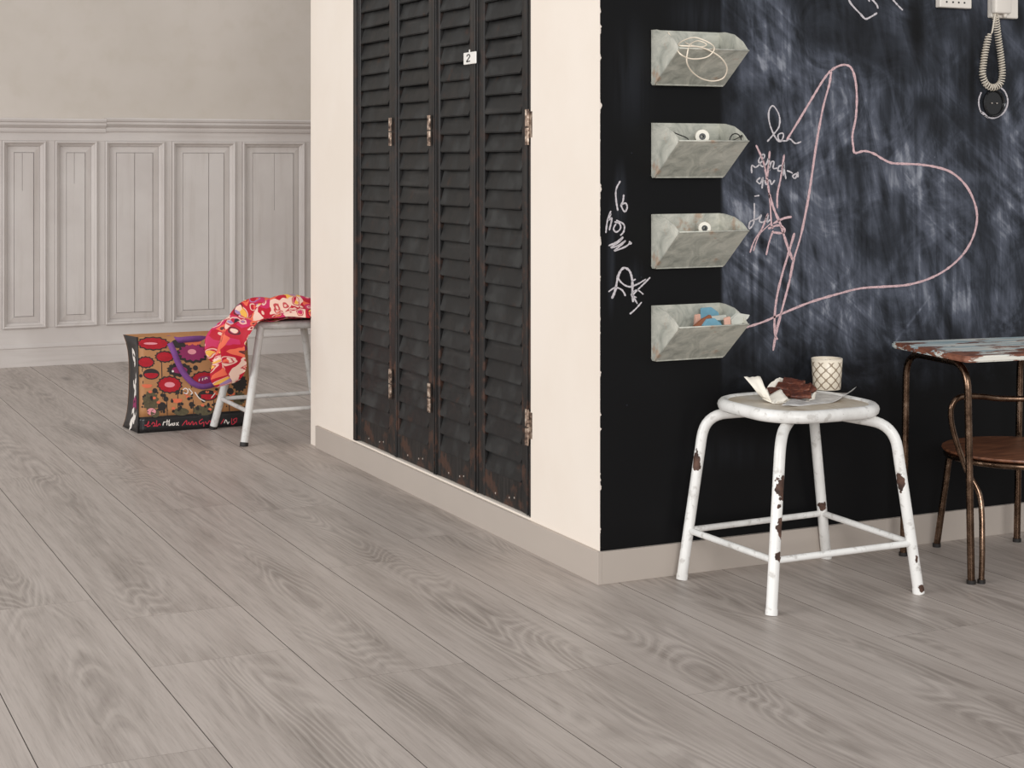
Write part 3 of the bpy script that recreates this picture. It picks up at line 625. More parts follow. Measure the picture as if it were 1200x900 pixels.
obj('cord_grommet', lathe([(0, -.012), (.005, -.012), (.007, 0), (0, 0)], 12, Matrix.Translation((-.012, -.034, .012))), 'white_plastic', hs, smooth=True)
cp = [Vector(on(a, b, 1, WY - d)) - Vector((c0.x, WY, c0.z)) for a, b, d in ((1166.5, 16, .045), (1164.5, 26, .040), (1162.5, 38, .034), (1159, 42, .028), (1155, 58, .022), (1152.5, 74, .018), (1151.5, 88, .016), (1156, 99, .016), (1164, 102.5, .016), (1172, 98, .016), (1174.5, 86, .016), (1173, 68, .016), (1170.5, 50, .018), (1168.5, 34, .022), (1167, 22, .03), (1166.5, 18, .034))]
path = smoothpts(cp, 40)
i_st = int(2.3*40)
bm = bmesh.new(); tube(bm, path[:i_st+1:8], .0024, 8)
hel = []; ph = 0.0; R_ = .0088; acc = 0
seg_path = path[i_st:]
d = [0.0]
for a, b in zip(seg_path, seg_path[1:]): d.append(d[-1] + (b-a).length)
tot = d[-1]; turns = 54; NN = turns*12; j = 0
for q in range(NN+1):
    s_ = tot*q/NN
    while j < len(d)-2 and d[j+1] < s_: j += 1
    f_ = (s_-d[j])/max(1e-9, d[j+1]-d[j]); p_ = seg_path[j].lerp(seg_path[j+1], f_); tg = (seg_path[min(j+3, len(seg_path)-1)]-seg_path[max(0, j-3)]).normalized()
    n1 = Vector((0, 1, 0)); n1 = (n1 - tg*n1.dot(tg)).normalized(); n2 = tg.cross(n1); a = 2*math.pi*turns*q/NN
    rr = R_*min(1, .25+q/30)
    hel.append(p_ + (n1*math.cos(a) + n2*math.sin(a))*rr)
tube(bm, hel, .0019, 6)
obj('coiled_cord', bm, 'cord', t, smooth=True)
c0 = bw(1164, 121)
t = thing('wall_socket', 'round black wall socket below the coiled telephone cord', 'socket', (c0.x, WY, c0.z)); rs = .041
rt = Matrix.Rotation(math.pi/2, 4, 'X')
obj('socket_rim', lathe([(rs, 0), (rs, .006), (rs-.003, .009), (rs-.006, .007), (rs-.008, .003), (rs-.008, .001)], 36, rt), 'dark_gloss', t, smooth=True, angle=40)
obj('socket_well', lathe([(0, .002), (rs-.007, .002), (rs-.007, .0005), (0, .0005)], 36, rt), 'dark_gloss', t, smooth=True, angle=40)
for sx in (-1, 1): obj('contact_pin', lathe([(0, .008), (.002, .007), (.0024, .002), (0, .002)], 10, Matrix.Translation((sx*.0095, 0, 0)) @ rt), 'pin', t, smooth=True)

# ------------------------------------------------------------------ STOOLS
def rsq(half, rad, n=8):
    out = []
    for cx, cy, a0 in ((1, 1, 0), (-1, 1, 90), (-1, -1, 180), (1, -1, 270)):
        for k in range(n+1):
            a = math.radians(a0 + 90*k/n); out.append((cx*(half-rad) + rad*math.cos(a), cy*(half-rad) + rad*math.sin(a)))
    return out
def stool(name, label, loc, feet, zt, half, rad, chips, seed, zs, bend=True, tube_r=.0142, zst=.128):
    t = thing(name, label, 'stool', loc); mt = chipped(name + '_paint', chips, seed=seed, tint=1.0 if bend else .88)
    rim_r = .0165
    loop = [(a, b, zt - rim_r) for a, b in rsq(half - rim_r, rad)]
    obj('seat_rim', T(loop, rim_r, seg=12, closed=True), mt, t, smooth=True)
    poly = rsq(half - rim_r*.9, rad); top = prism([(a, b, zt-.018) for a, b in poly], (0, 0, .0125)); obj('seat', top, 'seat_top', t)
    mids = []
    for (fx, fy_) in feet:
        sx, sy = (1 if fx > 0 else -1), (1 if fy_ > 0 else -1)
        if bend:
            k = .168; tx, ty = sx*(k-.004), sy*(k-.004); ix, iy = sx*(k-.085), sy*(k-.085)
            # leg rises with a slight lean then turns in under the seat
            pts = [(fx, fy_, .004), (sx*(k+.006), sy*(k+.006), zt-.052), (ix, iy, zt-.036)]
            pth = fillet(pts, .06, 8)
        else:
            k = half - .05; pth = [Vector((fx, fy_, .004)), Vector((sx*k, sy*k, zt-.02))]
        lg = obj('leg', T(pth, tube_r, seg=14), mt, t, smooth=True, angle=60)
        dr = (Vector(pth[1])-Vector(pth[0])).normalized()
        obj('foot_cap', T([Vector((fx, fy_, .0)), Vector((fx, fy_, .0)) + Vector((dr.x*.012, dr.y*.012, .014))], tube_r+.0012, seg=14), mt if bend else 'rubber', lg, smooth=True, angle=60)
        a = Vector((fx, fy_, .004)); b = Vector(pth[1]); f_ = (zst - a.z)/(b.z - a.z); mids.append(a.lerp(b, f_))
    for i in range(4):
        a, b = mids[i], mids[(i+1) % 4]; dz = Vector((0, 0, zs[i]))
        obj('stretcher', T([a+dz, b+dz], .0085, seg=12), mt, t, smooth=True, angle=60)
        if i in (0, 2):
            for e, o_ in ((a, b), (b, a)):
                pass
    return t
S1 = (2.513, 3.537, 0)
f1 = [(2.268-S1[0], 3.712-S1[1]), (2.286-S1[0], 3.326-S1[1]), (2.739-S1[0], 3.330-S1[1]), (2.752-S1[0], 3.738-S1[1])]   # far left, near left, near right, far right
def along(f, z, kx=.17, ky=.17):
    sx, sy = (1 if f[0] > 0 else -1), (1 if f[1] > 0 else -1); t_ = z/.42
    return (f[0] + (sx*kx - f[0])*t_, f[1] + (sy*ky - f[1])*t_, z)
def chip(f, z, rr, rz, dx=-.010, dy=-.010):
    a = along(f, z); return (a[0]+dx, a[1]+dy, z, rr, rz)
chips1 = [chip(f1[1], .300, .018, .034, .002, -.012), chip(f1[1], .205, .014, .028, .004, -.012), chip(f1[1], .138, .012, .013, .004, -.012), chip(f1[1], .26, .006, .008, -.006, -.012),
          chip(f1[0], .305, .011, .034, -.013, -.002), chip(f1[2], .285, .013, .026, -.010, -.010), chip(f1[2], .015, .012, .010, .004, -.012), chip(f1[3], .150, .014, .012, -.004, -.012), chip(f1[2], .09, .005, .010, .0, -.013)]
stool('metal_stool', 'white metal stool with rusty chips, holding a cup and pastries beside the blackboard', S1, f1, .481, .186, .112, chips1, .3, (0, 0, 0, 0))
S2 = (2.025, 6.405, 0)
f2 = [(-.225, .225), (-.225, -.225), (.225, -.225), (.225, .225)]
stool('metal_stool', 'weathered grey white metal stool draped with a red patterned scarf', S2, f2, .472, .178, .12, [(-.22, -.235, .10, .006, .03), (-.21, -.225, .26, .006, .02)], 4.7, (0, 0, 0, 0), bend=False, tube_r=.0155)

# ------------------------------------------------------------------ THINGS ON THE NEAR STOOL
ZT = .4765
c0 = on(969, 456.5, 2, ZT); cr_, ch = .0425, .083
t = thing('cup', 'cream cup with brown ogee pattern standing on the white chipped stool', 'cup', (c0.x, c0.y, ZT + .002))
obj('wall', lathe([(cr_*.86, 0), (cr_*.88, .001), (cr_, ch-.001), (cr_-.001, ch), (cr_-.003, ch-.001), (cr_*.86-.003, .005), (0, .004)], 48, uv=(0, ch)), 'cup', t, smooth=True, angle=50)
obj('base', lathe([(0, 0), (cr_*.86, 0), (cr_*.86, .004), (0, .004)], 40), 'cream_ceramic', t)
obj('rim', T([(math.cos(a)*(cr_-.0015), math.sin(a)*(cr_-.0015), ch-.0005) for a in [2*math.pi*k/40 for k in range(40)]], .0019, seg=8, closed=True), 'cream_ceramic', t, smooth=True)
# grey tray sheet: thin dished rectangle whose corner turns up
def sheet(name, mat, label, cat, corners, z0, zf, nx=14, ny=10, th=.0012, seedv=0.0, crump=0.0):
    a, b, c, d_ = [Vector(p) for p in corners]; bm = bmesh.new(); g = []
    for j in range(ny+1):
        row = []
        for i in range(nx+1):
            u, v = i/nx, j/ny; p_ = a.lerp(b, u).lerp(d_.lerp(c, u), v); h = zf(u, v) + crump*mnoise.noise(Vector((u*5+seedv, v*5, seedv)))
            row.append(bm.verts.new((p_.x, p_.y, z0 + max(0.0, h))))
        g.append(row)
    for j in range(ny):
        for i in range(nx): bm.faces.new((g[j][i], g[j][i+1], g[j+1][i+1], g[j+1][i]))
    bmesh.ops.recalc_face_normals(bm, faces=bm.faces)
    cc = Vector((0, 0, 0))
    for v in bm.verts: cc += v.co
    cc /= len(bm.verts); cc.z = z0
    for v in bm.verts: v.co -= cc
    o = obj(name, bm, mat, None, smooth=True); o.location = cc
    md = o.modifiers.new('thickness', 'SOLIDIFY'); md.thickness = th; md.offset = 1
    return tag(o, label, cat)
def fp(x, y, z=ZT): return on(x, y, 2, z)
tc_ = [fp(916, 478), fp(985, 471), fp(1004, 461), fp(945, 459.5)]
def trayz(u, v):
    e = max(0, (u-.80)/.20); return .018*e*e*(.5+.5*v) + .0065*max(0, (.3-u)/.3)
sheet('paper_tray', 'foil', 'crumpled grey paper sheet under the cup on the white stool', 'paper', tc_, ZT-.0002, trayz, seedv=3, crump=.0010, th=.0010)
# folded-up corner of the tray
# crumpled baking paper: low sheet with two standing flaps
bm = bmesh.new()
def flap(bm, foot, tips, bulge=.01):
    """standing curl of paper from a foot line to a tip line"""
    (f0, f1_), (t0, t1) = foot, tips; rows = []
    for j in range(7):
        v = j/6; row = []
        for i in range(7):
            u = i/6; a = Vector(f0).lerp(Vector(f1_), u); b = Vector(t0).lerp(Vector(t1), u); p_ = a.lerp(b, v)
            p_ += Vector((-.5, -.8, 0))*bulge*math.sin(v*math.pi)*(1 if u < .5 else .6) + Vector((0, 0, .004))*mnoise.noise(Vector((u*4, v*4, f0[0]*40)))
            row.append(bm.verts.new(p_))
        rows.append(row)
    for j in range(6):
        for i in range(6): bm.faces.new((rows[j][i], rows[j][i+1], rows[j+1][i+1], rows[j+1][i]))
yb = fp(905, 464).y
P_ = lambda x, y, Y: on(x, y, 1, Y)
YF = fp(930, 472).y
base = [(896, 472), (905, 473), (922, 474), (945, 475), (954, 470), (952, 463), (935, 460), (912, 461), (899, 465)]
flap(bm, (P_(895, 468, YF+.05), P_(905, 472, YF+.02)), (P_(872, 442, YF+.07), P_(891, 441, YF+.06)), .012)
flap(bm, (P_(895, 463, YF+.095), P_(922, 461, YF+.105)), (P_(904, 447, YF+.125), P_(914, 443, YF+.135)), -.006)
flap(bm, (P_(912, 462, YF+.105), P_(934, 461, YF+.11)), (P_(913, 443, YF+.135), P_(926, 445, YF+.14)), -.004)
flap(bm, (P_(893, 467, YF+.05), P_(906, 473, YF+.012)), (P_(915, 456, YF+.05), P_(924, 468, YF+.012)), .002)
flap(bm, (P_(905, 473.5, YF+.008), P_(948, 475, YF-.004)), (P_(911, 467, YF+.03), P_(950, 466, YF+.03)), .001)
flap(bm, (P_(945, 475, YF-.003), P_(955, 469, YF+.03)), (P_(949, 466, YF+.02), P_(957, 457, YF+.045)), .003)
cc = fp(922, 468)
for v in bm.verts:
    v.co.z = max(v.co.z, ZT + .0012); v.co -= Vector((cc.x, cc.y, ZT))
o = obj('baking_paper', bm, 'paper', None, smooth=True, angle=50); o.location = (cc.x, cc.y, ZT); md = o.modifiers.new('thickness', 'SOLIDIFY'); md.thickness = .001
tag(o, 'crumpled cream baking paper with raised corners around the pastries', 'paper')
def pastry(px, py, zo, lx, ly, lz, rz, tilt, lab, sd):
    bm = B(-lx/2, lx/2, -ly/2, ly/2, 0, lz, bev=lz*.35, seg=2); bmesh.ops.subdivide_edges(bm, edges=[e for e in bm.edges if e.calc_length() > .012], cuts=5, use_grid_fill=True)
    for v in bm.verts:
        n_ = mnoise.noise_vector(v.co*60 + Vector((sd, sd, 0))); v.co += n_*.0036
        if v.co.z > lz*.6: v.co.z += .0025*mnoise.noise(v.co*150 + Vector((sd*3, 0, 0))) - .0018*abs(math.sin(v.co.x*170 + sd))
    o = obj('pastry', bm, 'pastry', None, smooth=True, angle=50); p_ = on(px, py, 2, ZT); o.location = (p_.x, p_.y, ZT + .006 + zo + abs(math.sin(math.radians(tilt[0])))*ly/2); o.rotation_euler = (math.radians(tilt[0]), math.radians(tilt[1]), math.radians(rz))
    return tag(o, lab, 'pastry', 'brown pastries on the baking paper')
PL = 'thin brown pastry slice buried in the pile on the baking paper'
for k, (px, py, zo, lx, ly, rz, tl) in enumerate(((909, 465.5, 0, .046, .036, -15, (22, 6)), (921, 468.0, 0, .058, .034, -50, (18, 2)), (938, 469.5, 0, .056, .036, -30, (16, -2)),
        (924, 465.5, .0105, .066, .032, -58, (24, 3)), (937, 466.5, .0105, .056, .032, -34, (22, -4)), (946, 465.5, .004, .040, .036, -5, (26, -10)), (930, 463.8, .021, .056, .028, -46, (24, 4)))):
    pastry(px, py, zo, lx, ly, .010, rz, tl, {0: 'brown pastry slice touching the tall standing corner of the baking paper', 5: 'brown pastry slice of the pile leaning toward the cup', 6: 'brown pastry slice lying on top of the pile'}.get(k, PL), k*1.7 + 1)

# ------------------------------------------------------------------ TABLE
TR = math.radians(-7)
NLt = on(1133, 418, 2, .598); tw, td, tth = .62, .372, .0165
ex = Vector((math.cos(TR), math.sin(TR), 0)); ey = Vector((-math.sin(TR), math.cos(TR), 0)); tcn = NLt + ex*tw/2 + ey*td/2
t = thing('table', 'small low table with chipped blue and white top on bronze tube legs', 'table', (tcn.x, tcn.y, 0), TR)
inv = Matrix.Rotation(-TR, 4, 'Z') @ Matrix.Translation((-tcn.x, -tcn.y, 0))
bm = bmesh.new(); rr_ = .018
pl = []
for cx, cy, a0 in ((1, 1, 0), (-1, 1, 90), (-1, -1, 180), (1, -1, 270)):
    for k in range(6):
        a = math.radians(a0 + 18*k); pl.append((cx*(tw/2-rr_) + rr_*math.cos(a), cy*(td/2-rr_) + rr_*math.sin(a), .598-tth))
prism(pl, (0, 0, tth), bm); bmesh.ops.bevel(bm, geom=[e for e in bm.edges if abs(e.verts[0].co.z-e.verts[1].co.z) < 1e-6], offset=.004, segments=2, affect='EDGES')
obj('tabletop', bm, 'table_paint', t, smooth=True, angle=40)
def uframe(pn, pf, parent):
    """inverted U: near foot up, under the top, down to far foot"""
    zt_ = .598-tth-.0108; dn = (pf-pn)
    a = pn + dn*.05; b = pf - dn*.05
    lo = .30
    for (q0, q1, q2) in ((pn, a, pn.lerp(pf, .5)), (pf, b, pn.lerp(pf, .5))):
        pts = fillet([Vector((q0.x, q0.y, .004)), Vector((q1.x, q1.y, zt_)), Vector((q2.x, q2.y, zt_))], .075, 10)
        lg = obj('leg', T([inv @ p_ for p_ in pts], .0098, seg=14), 'bronze', parent, smooth=True, angle=60)
        obj('foot', T([inv @ Vector((q0.x, q0.y, 0)), inv @ Vector((q0.x, q0.y, .010))], .0122, seg=14), 'rubber', lg, smooth=True, angle=60)
uframe(Vector((2.926, 3.348, 0)), Vector((2.963, 3.668, 0)), t)
uframe(Vector((3.333, 3.338, 0)), Vector((3.370, 3.662, 0)), t)
# ------------------------------------------------------------------ CHAIR
ca = math.atan2(-.40, .92)
cc = Vector((3.190, 3.470, 0))
t = thing('chair', 'low chair with round brown wooden seat and bronze tube frame under the table', 'chair', cc, 0); cl = Matrix.Translation(-cc)
zs_ = .316; rs_ = .198
obj('seat', lathe([(0, zs_-.009), (rs_-.004, zs_-.009), (rs_, zs_-.005), (rs_-.001, zs_-.001), (rs_-.012, zs_), (0, zs_-.003)], 48), 'chair_wood', t, smooth=True, angle=50)
obj('seat_ring', T([(math.cos(a)*(rs_-.012), math.sin(a)*(rs_-.012), zs_-.019) for a in [2*math.pi*k/48 for k in range(48)]], .0085, seg=10, closed=True), 'bronze', t, smooth=True)
wx_ = Vector((.92, -.40, 0)).normalized()
nl = Vector((2.953, 3.340, 0)); fl_ = Vector((3.118, 3.712, 0)); nr = nl + wx_*.40; fr_ = fl_ + wx_*.36
for ft in (fl_, fr_):      # front legs turn in under the seat ring
    d_ = (cc - ft).normalized(); top = cc - d_*(rs_+.008)
    pts = fillet([ft + Vector((0, 0, .004)), Vector((top.x, top.y, zs_-.022)), Vector(cc - d_*(rs_*.45)) + Vector((0, 0, zs_-.022))], .045, 8)
    lg = obj('front_leg', T([cl @ p_ for p_ in pts], .0095, seg=14), 'bronze', t, smooth=True, angle=60)
    obj('foot', T([cl @ ft, cl @ (ft + Vector((0, 0, .010)))], .0118, seg=14), 'rubber', lg, smooth=True, angle=60)
# back hoop: near-left leg up, bowing out, across and down
A_ = [nl + Vector((0, 0, .004)), on(1151, 640, 1, 3.345), on(1148.5, 583, 1, 3.368), on(1133, 551, 1, 3.395), on(1120, 515, 1, 3.405), on(1114.5, 490, 1, 3.408), on(1116, 474, 1, 3.407), on(1126, 465, 1, 3.403)]
rail0 = on(1126, 465, 1, 3.403); mid = (nl+nr)/2
def mirror(p_):
    q = p_ - mid; a = q.dot(wx_); return p_ - wx_*2*a
right = [mirror(p_) for p_ in reversed(A_)]
railmid = [on(1150, 464.5, 1, 3.392), on(1176, 467, 1, 3.372), on(1200, 470, 1, 3.35)]
hoop = smoothpts(A_ + railmid[:2] + right[:0] + [rail0 + (right[0]-rail0)*.6 + Vector((0, 0, -.006))] + right, 8)
obj('back_hoop', T([cl @ p_ for p_ in hoop], .0078, seg=12), 'bronze', t, smooth=True, angle=60)
for ft in (nl, nr): obj('foot', T([cl @ ft, cl @ (ft + Vector((0, 0, .010)))], .0105, seg=14), 'rubber', t, smooth=True, angle=60)

# ------------------------------------------------------------------ BAG
bx0, bx1, by0, by1, bh = 1.497, 1.965, 6.652, 6.85, .385
t = thing('shopping_bag', 'black and tan shopping bag printed with red shapes, with purple handles', 'bag', ((bx0+bx1)/2, by0, 0)); w = bx1-bx0; dp = by1-by0
def bagp(u, v, s_):     # u across, v up, s_ depth 0..1 with pinched top and sagging sides
    y_ = (s_-.5)*dp*(1-.35*v) + dp/2 - .004*math.sin(v*math.pi)*(1-s_)*2
    x_ = (u-.5)*w*(1 - .02*v) - ((.03*v**6 + .02*(1-v)**8)*s_ if u < .5 else -.01*v*s_)
    if u < .5: x_ += .010*math.sin(v*math.pi)*math.sin(s_*math.pi)
    return Vector((x_, y_, v*bh + .002))
def grid(fn, nu, nv, flip=False):
    bm = bmesh.new(); g = [[bm.verts.new(fn(i/nu, j/nv)) for i in range(nu+1)] for j in range(nv+1)]
    for j in range(nv):
        for i in range(nu):
            f = (g[j][i], g[j][i+1], g[j+1][i+1], g[j+1][i]); bm.faces.new(f if not flip else tuple(reversed(f)))
    return bm
VB = .165
def so(o, th=.0015):
    md = o.modifiers.new('thickness', 'SOLIDIFY'); md.thickness = th; md.offset = -1; return o
FP = so(obj('front_panel', grid(lambda u, v: bagp(u, VB+(1-VB)*v, 0), 16, 12), 'bag_tan', t, smooth=True))
FB = so(obj('front_band', grid(lambda u, v: bagp(u, VB*v, 0), 16, 4), 'bag_black', t, smooth=True))
FG = so(obj('side_gusset', grid(lambda u, v: bagp(0, v, 1-u), 8, 12), 'bag_black', t, smooth=True))
so(obj('side_gusset', grid(lambda u, v: bagp(1, v, u), 8, 12), 'bag_black', t, smooth=True))
so(obj('back_panel', grid(lambda u, v: bagp(1-u, v, 1), 16, 12), 'bag_tan', t, smooth=True))
so(obj('bag_bottom', grid(lambda u, v: bagp(u, 0, 1-v), 8, 4), 'bag_black', t))
obj('seam_piping', T([bagp(0, k/10, 0) for k in range(11)], .003, seg=6), 'bag_black', t, smooth=True)
FX0, FX1, FYT, FYB = 163.0, 293.0, 399.0, 509.0     # photo frame of the bag front
def bf(px, py, off=.0012):
    u = (px-FX0)/(FX1-FX0); vv = (FYB - u*10 - py)/(FYB-FYT - u*3); q = bagp(max(.0, min(1, u)), max(0, min(1, vv)), 0); q.y -= off; return q
def ell(bm, cx, cy, rx, ry, off, spikes=0, half=False, n=28, amp=.25):
    pts = []
    for k in range(n):
        a = 2*math.pi*k/n; e = 1 + (amp if spikes and k % 2 else 0)
        y_ = ry*math.sin(a)*e
        if half and y_ < 0: y_ *= .25
        pts.append(bf(cx + rx*math.cos(a)*e, cy + y_, off))
    c_ = bm.verts.new(bf(cx, cy, off)); vv = [bm.verts.new(p_) for p_ in pts]
    for i in range(n): bm.faces.new((c_, vv[(i+1) % n], vv[i]))
reds = [(181, 406, 16, 6, 1), (194, 421, 9, 5, 1), (172, 427.5, 8, 5, 1), (178, 441, 8, 5, 0), (199, 453, 12, 8, 1), (227, 417, 16, 9, 1), (211, 436, 12, 6, 1), (240, 446, 13, 7, 1), (243, 465, 10, 5, 0), (276, 433, 5, 4, 0)]
def one(name, mat, *a, **k):
    bm = bmesh.new(); ell(bm, *a, **k); return obj(name, bm, mat, FP)
def stuff_print(name, mat, fn):
    bm = bmesh.new(); fn(bm); o = obj(name, bm, mat, FP); o['kind'] = 'stuff'; return o
for k, (x_, y_, a, b, sp) in enumerate(reds):
    one('motif_outline', 'p_dark', x_, y_, a+1.4, b+1.3, .0008, sp, amp=.16)
    if k not in (5, 6): one('red_motif', 'p_red', x_, y_, a, b, .0014, sp, half=(x_ in (178, 243)), amp=.12)
for a in ((227, 416, 14, 8, .0014, 1), (211, 436, 9, 4, .0014), (241, 447, 9, 4.5, .0018), (284, 410, 8, 5, .0014)): one('magenta_motif', 'p_mag', *a)
for a in ((199, 453, 6, 3, .002), (284, 410, 5, 3, .002), (178, 406, 8, 1.3, .002), (178, 484, 5, 4, .0012), (226, 415, 5, 3, .0019)): one('pink_motif', 'p_pink', *a)
for a in ((173, 453.5, 6, 3.5, .0012), (207, 470, 6.5, 4, .0012)): one('orange_motif', 'p_orange', *a, half=True)
one('orange_motif', 'p_orange', 227, 404, 9, 3.5, .0013, 1)
for a in ((177, 472, 8, 10, .0011, 1), (182, 486, 5, 5, .0012), (212, 484, 9, 4.5, .0007), (238, 482, 12, 6, .0007), (280, 468, 7, 7, .0007, 1)): one('olive_motif', 'p_olive', *a)
one('dark_motif', 'p_dark', 281, 450, 8, 9, .0009, 1); one('dark_motif', 'p_dark', 210, 406, 8, 5, .0009); one('dark_motif', 'p_dark', 190, 478, 5, 5, .0013)
rq = random.Random(5)
def f_dark(bm):
    for x_, y_, r_ in ((194.5, 469.5, 3), (190, 465, 2), (208, 461.5, 2.5), (224, 475.5, 3), (213, 475, 1.8), (231, 480, 2.2), (229.5, 433.5, 3), (221, 469, 2), (238, 471, 2.5), (270, 460, 4), (166, 443, 2), (182, 460, 3), (286, 428, 3), (272, 420, 3), (234, 487, 1.6), (244, 483, 1.6), (283, 486, 3), (266, 441, 4)): ell(bm, x_, y_, r_, r_, .0015, n=16)
    for k in range(60):
        x_ = rq.uniform(167, 290); y_ = rq.uniform(462, 487) - .06*(x_-163); r_ = rq.uniform(.7, 2.0); ell(bm, x_, y_, r_, r_*rq.uniform(.7, 1.4), .0016, n=10)
    for k in range(26):
        x_ = rq.uniform(167, 290); y_ = rq.uniform(403, 462) - .06*(x_-163); a = rq.uniform(-1, 1); L_ = rq.uniform(1.5, 5); ribbon(bm, [(x_, y_), (x_+a*2, y_+L_*.5), (x_+a, y_+L_)], .8, lambda a, b: bf(a, b, .0007), jit=.1, n=3)
    for x_, y0_, y1_ in ((195.5, 472, 489), (190, 410, 470), (208, 450, 486), (226, 470, 489), (268, 440, 489), (174, 470, 489), (250, 470, 489)): ribbon(bm, [(x_, y0_), (x_+.6, y1_)], 1.0, lambda a, b: bf(a, b, .0007), jit=.1)
stuff_print('dark_print', 'p_dark', f_dark)
def f_or(bm):
    for k in range(14): ell(bm, rq.uniform(168, 288), rq.uniform(460, 482), 2.2, 1.6, .0014, n=12)
stuff_print('orange_print', 'p_orange', f_or)
def f_wh(bm):
    for x_, y_, r_ in ((203, 437.5, 1.3), (248, 452, .9), (245, 454, .9), (251, 449, .9), (274, 421, 1.5), (284, 428, 1.3)): ell(bm, x_, y_, r_, r_, .0022, n=12)
    for st__ in ([(214, 459), (217, 457), (220, 459), (219, 463), (215, 462)], [(221, 457), (225, 462), (223, 464)], [(233, 449), (234, 446)], [(237, 448), (238, 445)], [(240, 447), (241, 444)], [(243, 446), (242, 444)], [(262, 451), (263, 446), (269, 446), (270, 451)], [(265, 452), (266, 448.5), (268, 451)], [(228, 461), (233, 468), (240, 472)], [(252, 462), (247, 468)]): ribbon(bm, st__, 1.1, lambda a, b: bf(a, b, .0022), jit=.1)
stuff_print('white_print', 'p_white', f_wh)
FP = FB
def f_txr(bm):     # hand lettering along the black band
    for st__ in ([(170, 500), (174, 499), (175, 495), (173, 501), (177, 500)], [(178, 499), (180, 496.5), (182, 499), (180, 501), (184, 500)], [(184, 494), (184, 501), (187, 498), (188, 500)],
                 [(213, 500), (218, 494), (218, 499)], [(219, 499), (221, 496), (222, 499), (225, 495), (226, 499), (229, 496), (230, 499)], [(237, 492), (233, 495), (234, 498), (238, 496), (238, 501)], [(240, 495), (242, 498), (245, 494), (247, 498)], [(271, 491), (271, 498), (275, 496), (273, 493), (277, 491), (276, 496)], [(258, 498), (262, 492)]): ribbon(bm, st__, 1.0, lambda a, b: bf(a, b, .0012), jit=.1)
tag(stuff_print('red_lettering', 'p_textred', f_txr), 'red hand lettering on the black band')
def f_txw(bm):
    for st__ in ([(191, 500), (192, 496), (194, 496.5)], [(196, 493), (195.5, 500)], [(194, 495.5), (198, 495)], [(198.5, 493), (198, 500), (201, 497.5), (200, 500)], [(203, 497), (202, 499.5), (204.5, 499), (204, 496.5)], [(206, 496.5), (209, 500)], [(209, 496), (206, 500)], [(262, 497), (264, 493), (266, 497)], [(266, 498), (268, 495)]): ribbon(bm, st__, 1.0, lambda a, b: bf(a, b, .0012), jit=.1)
tag(stuff_print('white_lettering', 'p_white', f_txw), 'small white hand lettering on the black band')
# motifs on the gusset
def gs(u, v, off=.0016):
    q = bagp(0, v, u); q.x -= off; return q
def f_gw(bm):
    for st__ in ([(.35, .80), (.55, .84), (.6, .76), (.42, .74), (.55, .68)], [(.45, .60), (.40, .54), (.52, .50), (.45, .44), (.62, .46), (.66, .52)], [(.40, .40), (.55, .38), (.50, .33)], [(.25, .20), (.30, .14), (.45, .16), (.5, .21), (.62, .18)], [(.32, .09), (.48, .11), (.6, .07), (.45, .05), (.55, .02)]):
        ribbon(bm, st__, .055, lambda a, b: gs(a, b), jit=.2)
FP = FG; stuff_print('white_motif', 'p_white', f_gw)
def f_gm(bm):
    for st__ in ([(.3, .30), (.5, .34), (.6, .28)], [(.25, .25), (.45, .27), (.6, .24)]): ribbon(bm, st__, .05, lambda a, b: gs(a, b), jit=.2)
stuff_print('magenta_motif', 'p_mag', f_gm)
# purple webbing handles
def strap(pts, wd, name='handle'):
    P = smoothpts(pts, 8); bm = bmesh.new(); rows = []
    for i, p_ in enumerate(P):
        tg = (P[min(len(P)-1, i+1)]-P[max(0, i-1)]).normalized(); n_ = Vector((0, 1, .35)).normalized(); sd = tg.cross(n_).normalized()*wd/2
        rows.append((bm.verts.new(p_-sd), bm.verts.new(p_+sd)))
    for a, b in zip(rows, rows[1:]): bm.faces.new((a[0], a[1], b[1], b[0]))
    bmesh.ops.recalc_face_normals(bm, faces=bm.faces)
    o = obj(name, bm, 'purple', t, smooth=True); md = o.modifiers.new('thickness', 'SOLIDIFY'); md.thickness = .003; md.offset = 0
def lp_(px, py, Y): return on(px, py, 1, Y) - Vector(t.location)
strap([lp_(199, 402, 6.655), lp_(204, 413, 6.635), lp_(210, 428, 6.632), lp_(218, 441, 6.630), lp_(228, 450, 6.628), lp_(240, 453, 6.628), lp_(254, 448, 6.630), lp_(263, 436, 6.634), lp_(268, 418, 6.640), lp_(270, 402, 6.652)], .024)
strap([lp_(192, 398, 6.76), lp_(198, 396, 6.72), lp_(208, 398.5, 6.68), lp_(222, 397.5, 6.67), lp_(236, 397, 6.68), lp_(246, 399, 6.70), lp_(262, 404, 6.73)], .026)

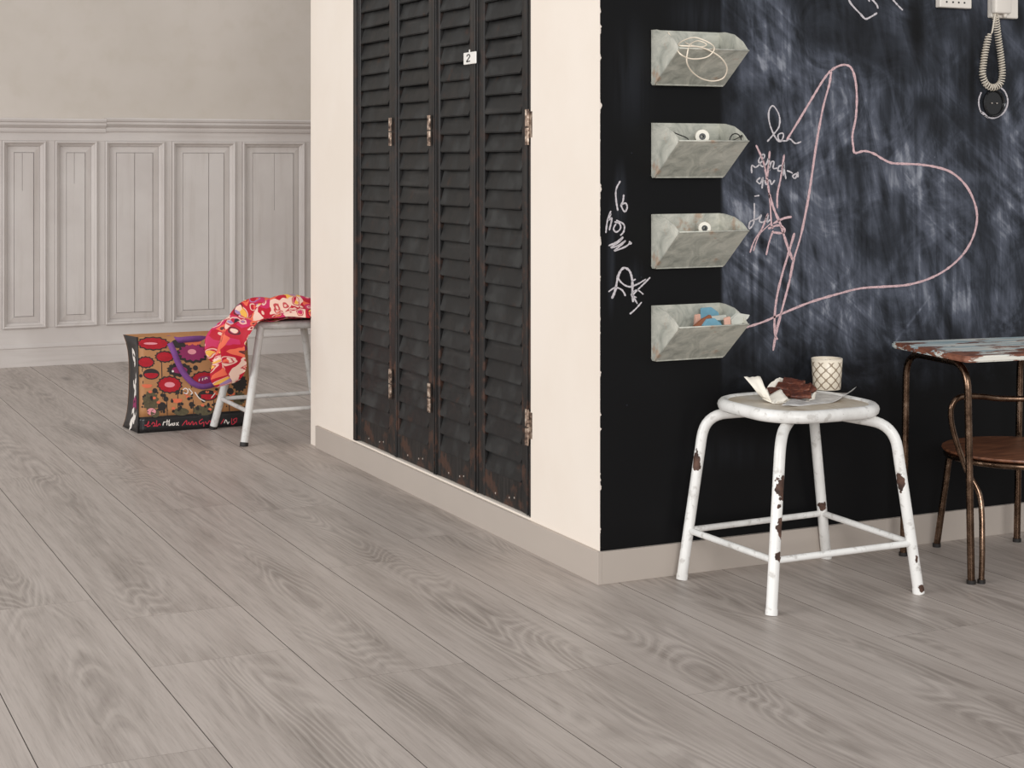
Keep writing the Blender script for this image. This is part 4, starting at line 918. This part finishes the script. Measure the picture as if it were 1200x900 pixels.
# ------------------------------------------------------------------ SCARF
def scarf():
    path_ = [(2.30, .512), (2.16, .530), (2.02, .542), (1.93, .540), (1.86, .520), (1.800, .482), (1.757, .415), (1.742, .345), (1.752, .285), (1.772, .232)]
    P = smoothpts([(a, 0, b) for a, b in path_], 9); N = len(P); NV = 26
    bm = bmesh.new(); lay = bm.loops.layers.uv.new('UVMap'); g = []; acc = 0
    for i, p_ in enumerate(P):
        if i: acc += (P[i]-P[i-1]).length
        t_ = i/(N-1); row = []
        tg = (P[min(N-1, i+1)]-P[max(0, i-1)]).normalized(); nn = Vector((tg.z, 0, -tg.x));
        if nn.z < 0 and t_ < .4: nn = -nn
        if nn.x > 0 and t_ >= .4: nn = -nn
        hang = max(0, (t_-.52)/.48); wd = (.31 - .09*t_)*(1-.5*hang**4)
        for j in range(NV+1):
            v = j/NV; yy = 6.26 + (v-.5)*wd*(1-.25*hang) + .02*hang
            fold = (.014*math.sin(v*19 + t_*5) + .012*math.sin(v*9 - t_*11 + 1.0)) * (1 + 1.1*hang)
            edge_ = -(.060 if v < .5 else .03)*(1-hang)*(abs(2*v-1)**2.5)
            bumpz = .016*mnoise.noise(Vector((t_*7, v*4, 2.2)))
            q = Vector((p_.x, yy, p_.z)) + nn*(fold + edge_ + bumpz + .012)
            q.x -= hang*(v-.5)*.085*(1-.5*hang)
            q.z += hang*hang*.05*(v - .35)*(1 if v > .35 else -1)
            if t_ < .5: q.z = max(q.z, .4745 + .003*math.sin(v*9))
            row.append((bm.verts.new(q), (acc, v*wd)))
        g.append(row)
    for i in range(N-1):
        for j in range(NV):
            cs = (g[i][j], g[i+1][j], g[i+1][j+1], g[i][j+1]); f = bm.faces.new([c_[0] for c_ in cs])
            for lp2, c_ in zip(f.loops, cs): lp2[lay].uv = (c_[1][0]*2.6, c_[1][1]*2.6)
    # second, flatter layer under the first where the scarf lies doubled on the seat
    g = []
    for i in range(19):
        row = []
        for j in range(15):
            u, v = i/18, j/14; x_ = 2.26 - .38*u; y_ = 6.195 + .33*v
            row.append((bm.verts.new((x_, y_, .4745 + .020*abs(math.sin(v*6+u*3)) + .004*math.sin(u*20))), (u*.4+1.3, v*.3+.7)))
        g.append(row)
    for i in range(18):
        for j in range(14):
            cs = (g[i][j], g[i+1][j], g[i+1][j+1], g[i][j+1]); f = bm.faces.new([c_[0] for c_ in cs])
            for lp2, c_ in zip(f.loops, cs): lp2[lay].uv = (c_[1][0]*2.6, c_[1][1]*2.6)
    cc = Vector((1.95, 6.33, .4745))
    for v in bm.verts: v.co -= cc
    o = obj('scarf', bm, 'scarf', None, smooth=True); o.location = cc
    md = o.modifiers.new('thickness', 'SOLIDIFY'); md.thickness = .003; md.offset = 1
    ss = o.modifiers.new('smooth', 'SUBSURF'); ss.levels = 1; ss.render_levels = 1
    tag(o, 'red and pink patterned scarf hanging over the edge of the grey white stool', 'scarf')
scarf()
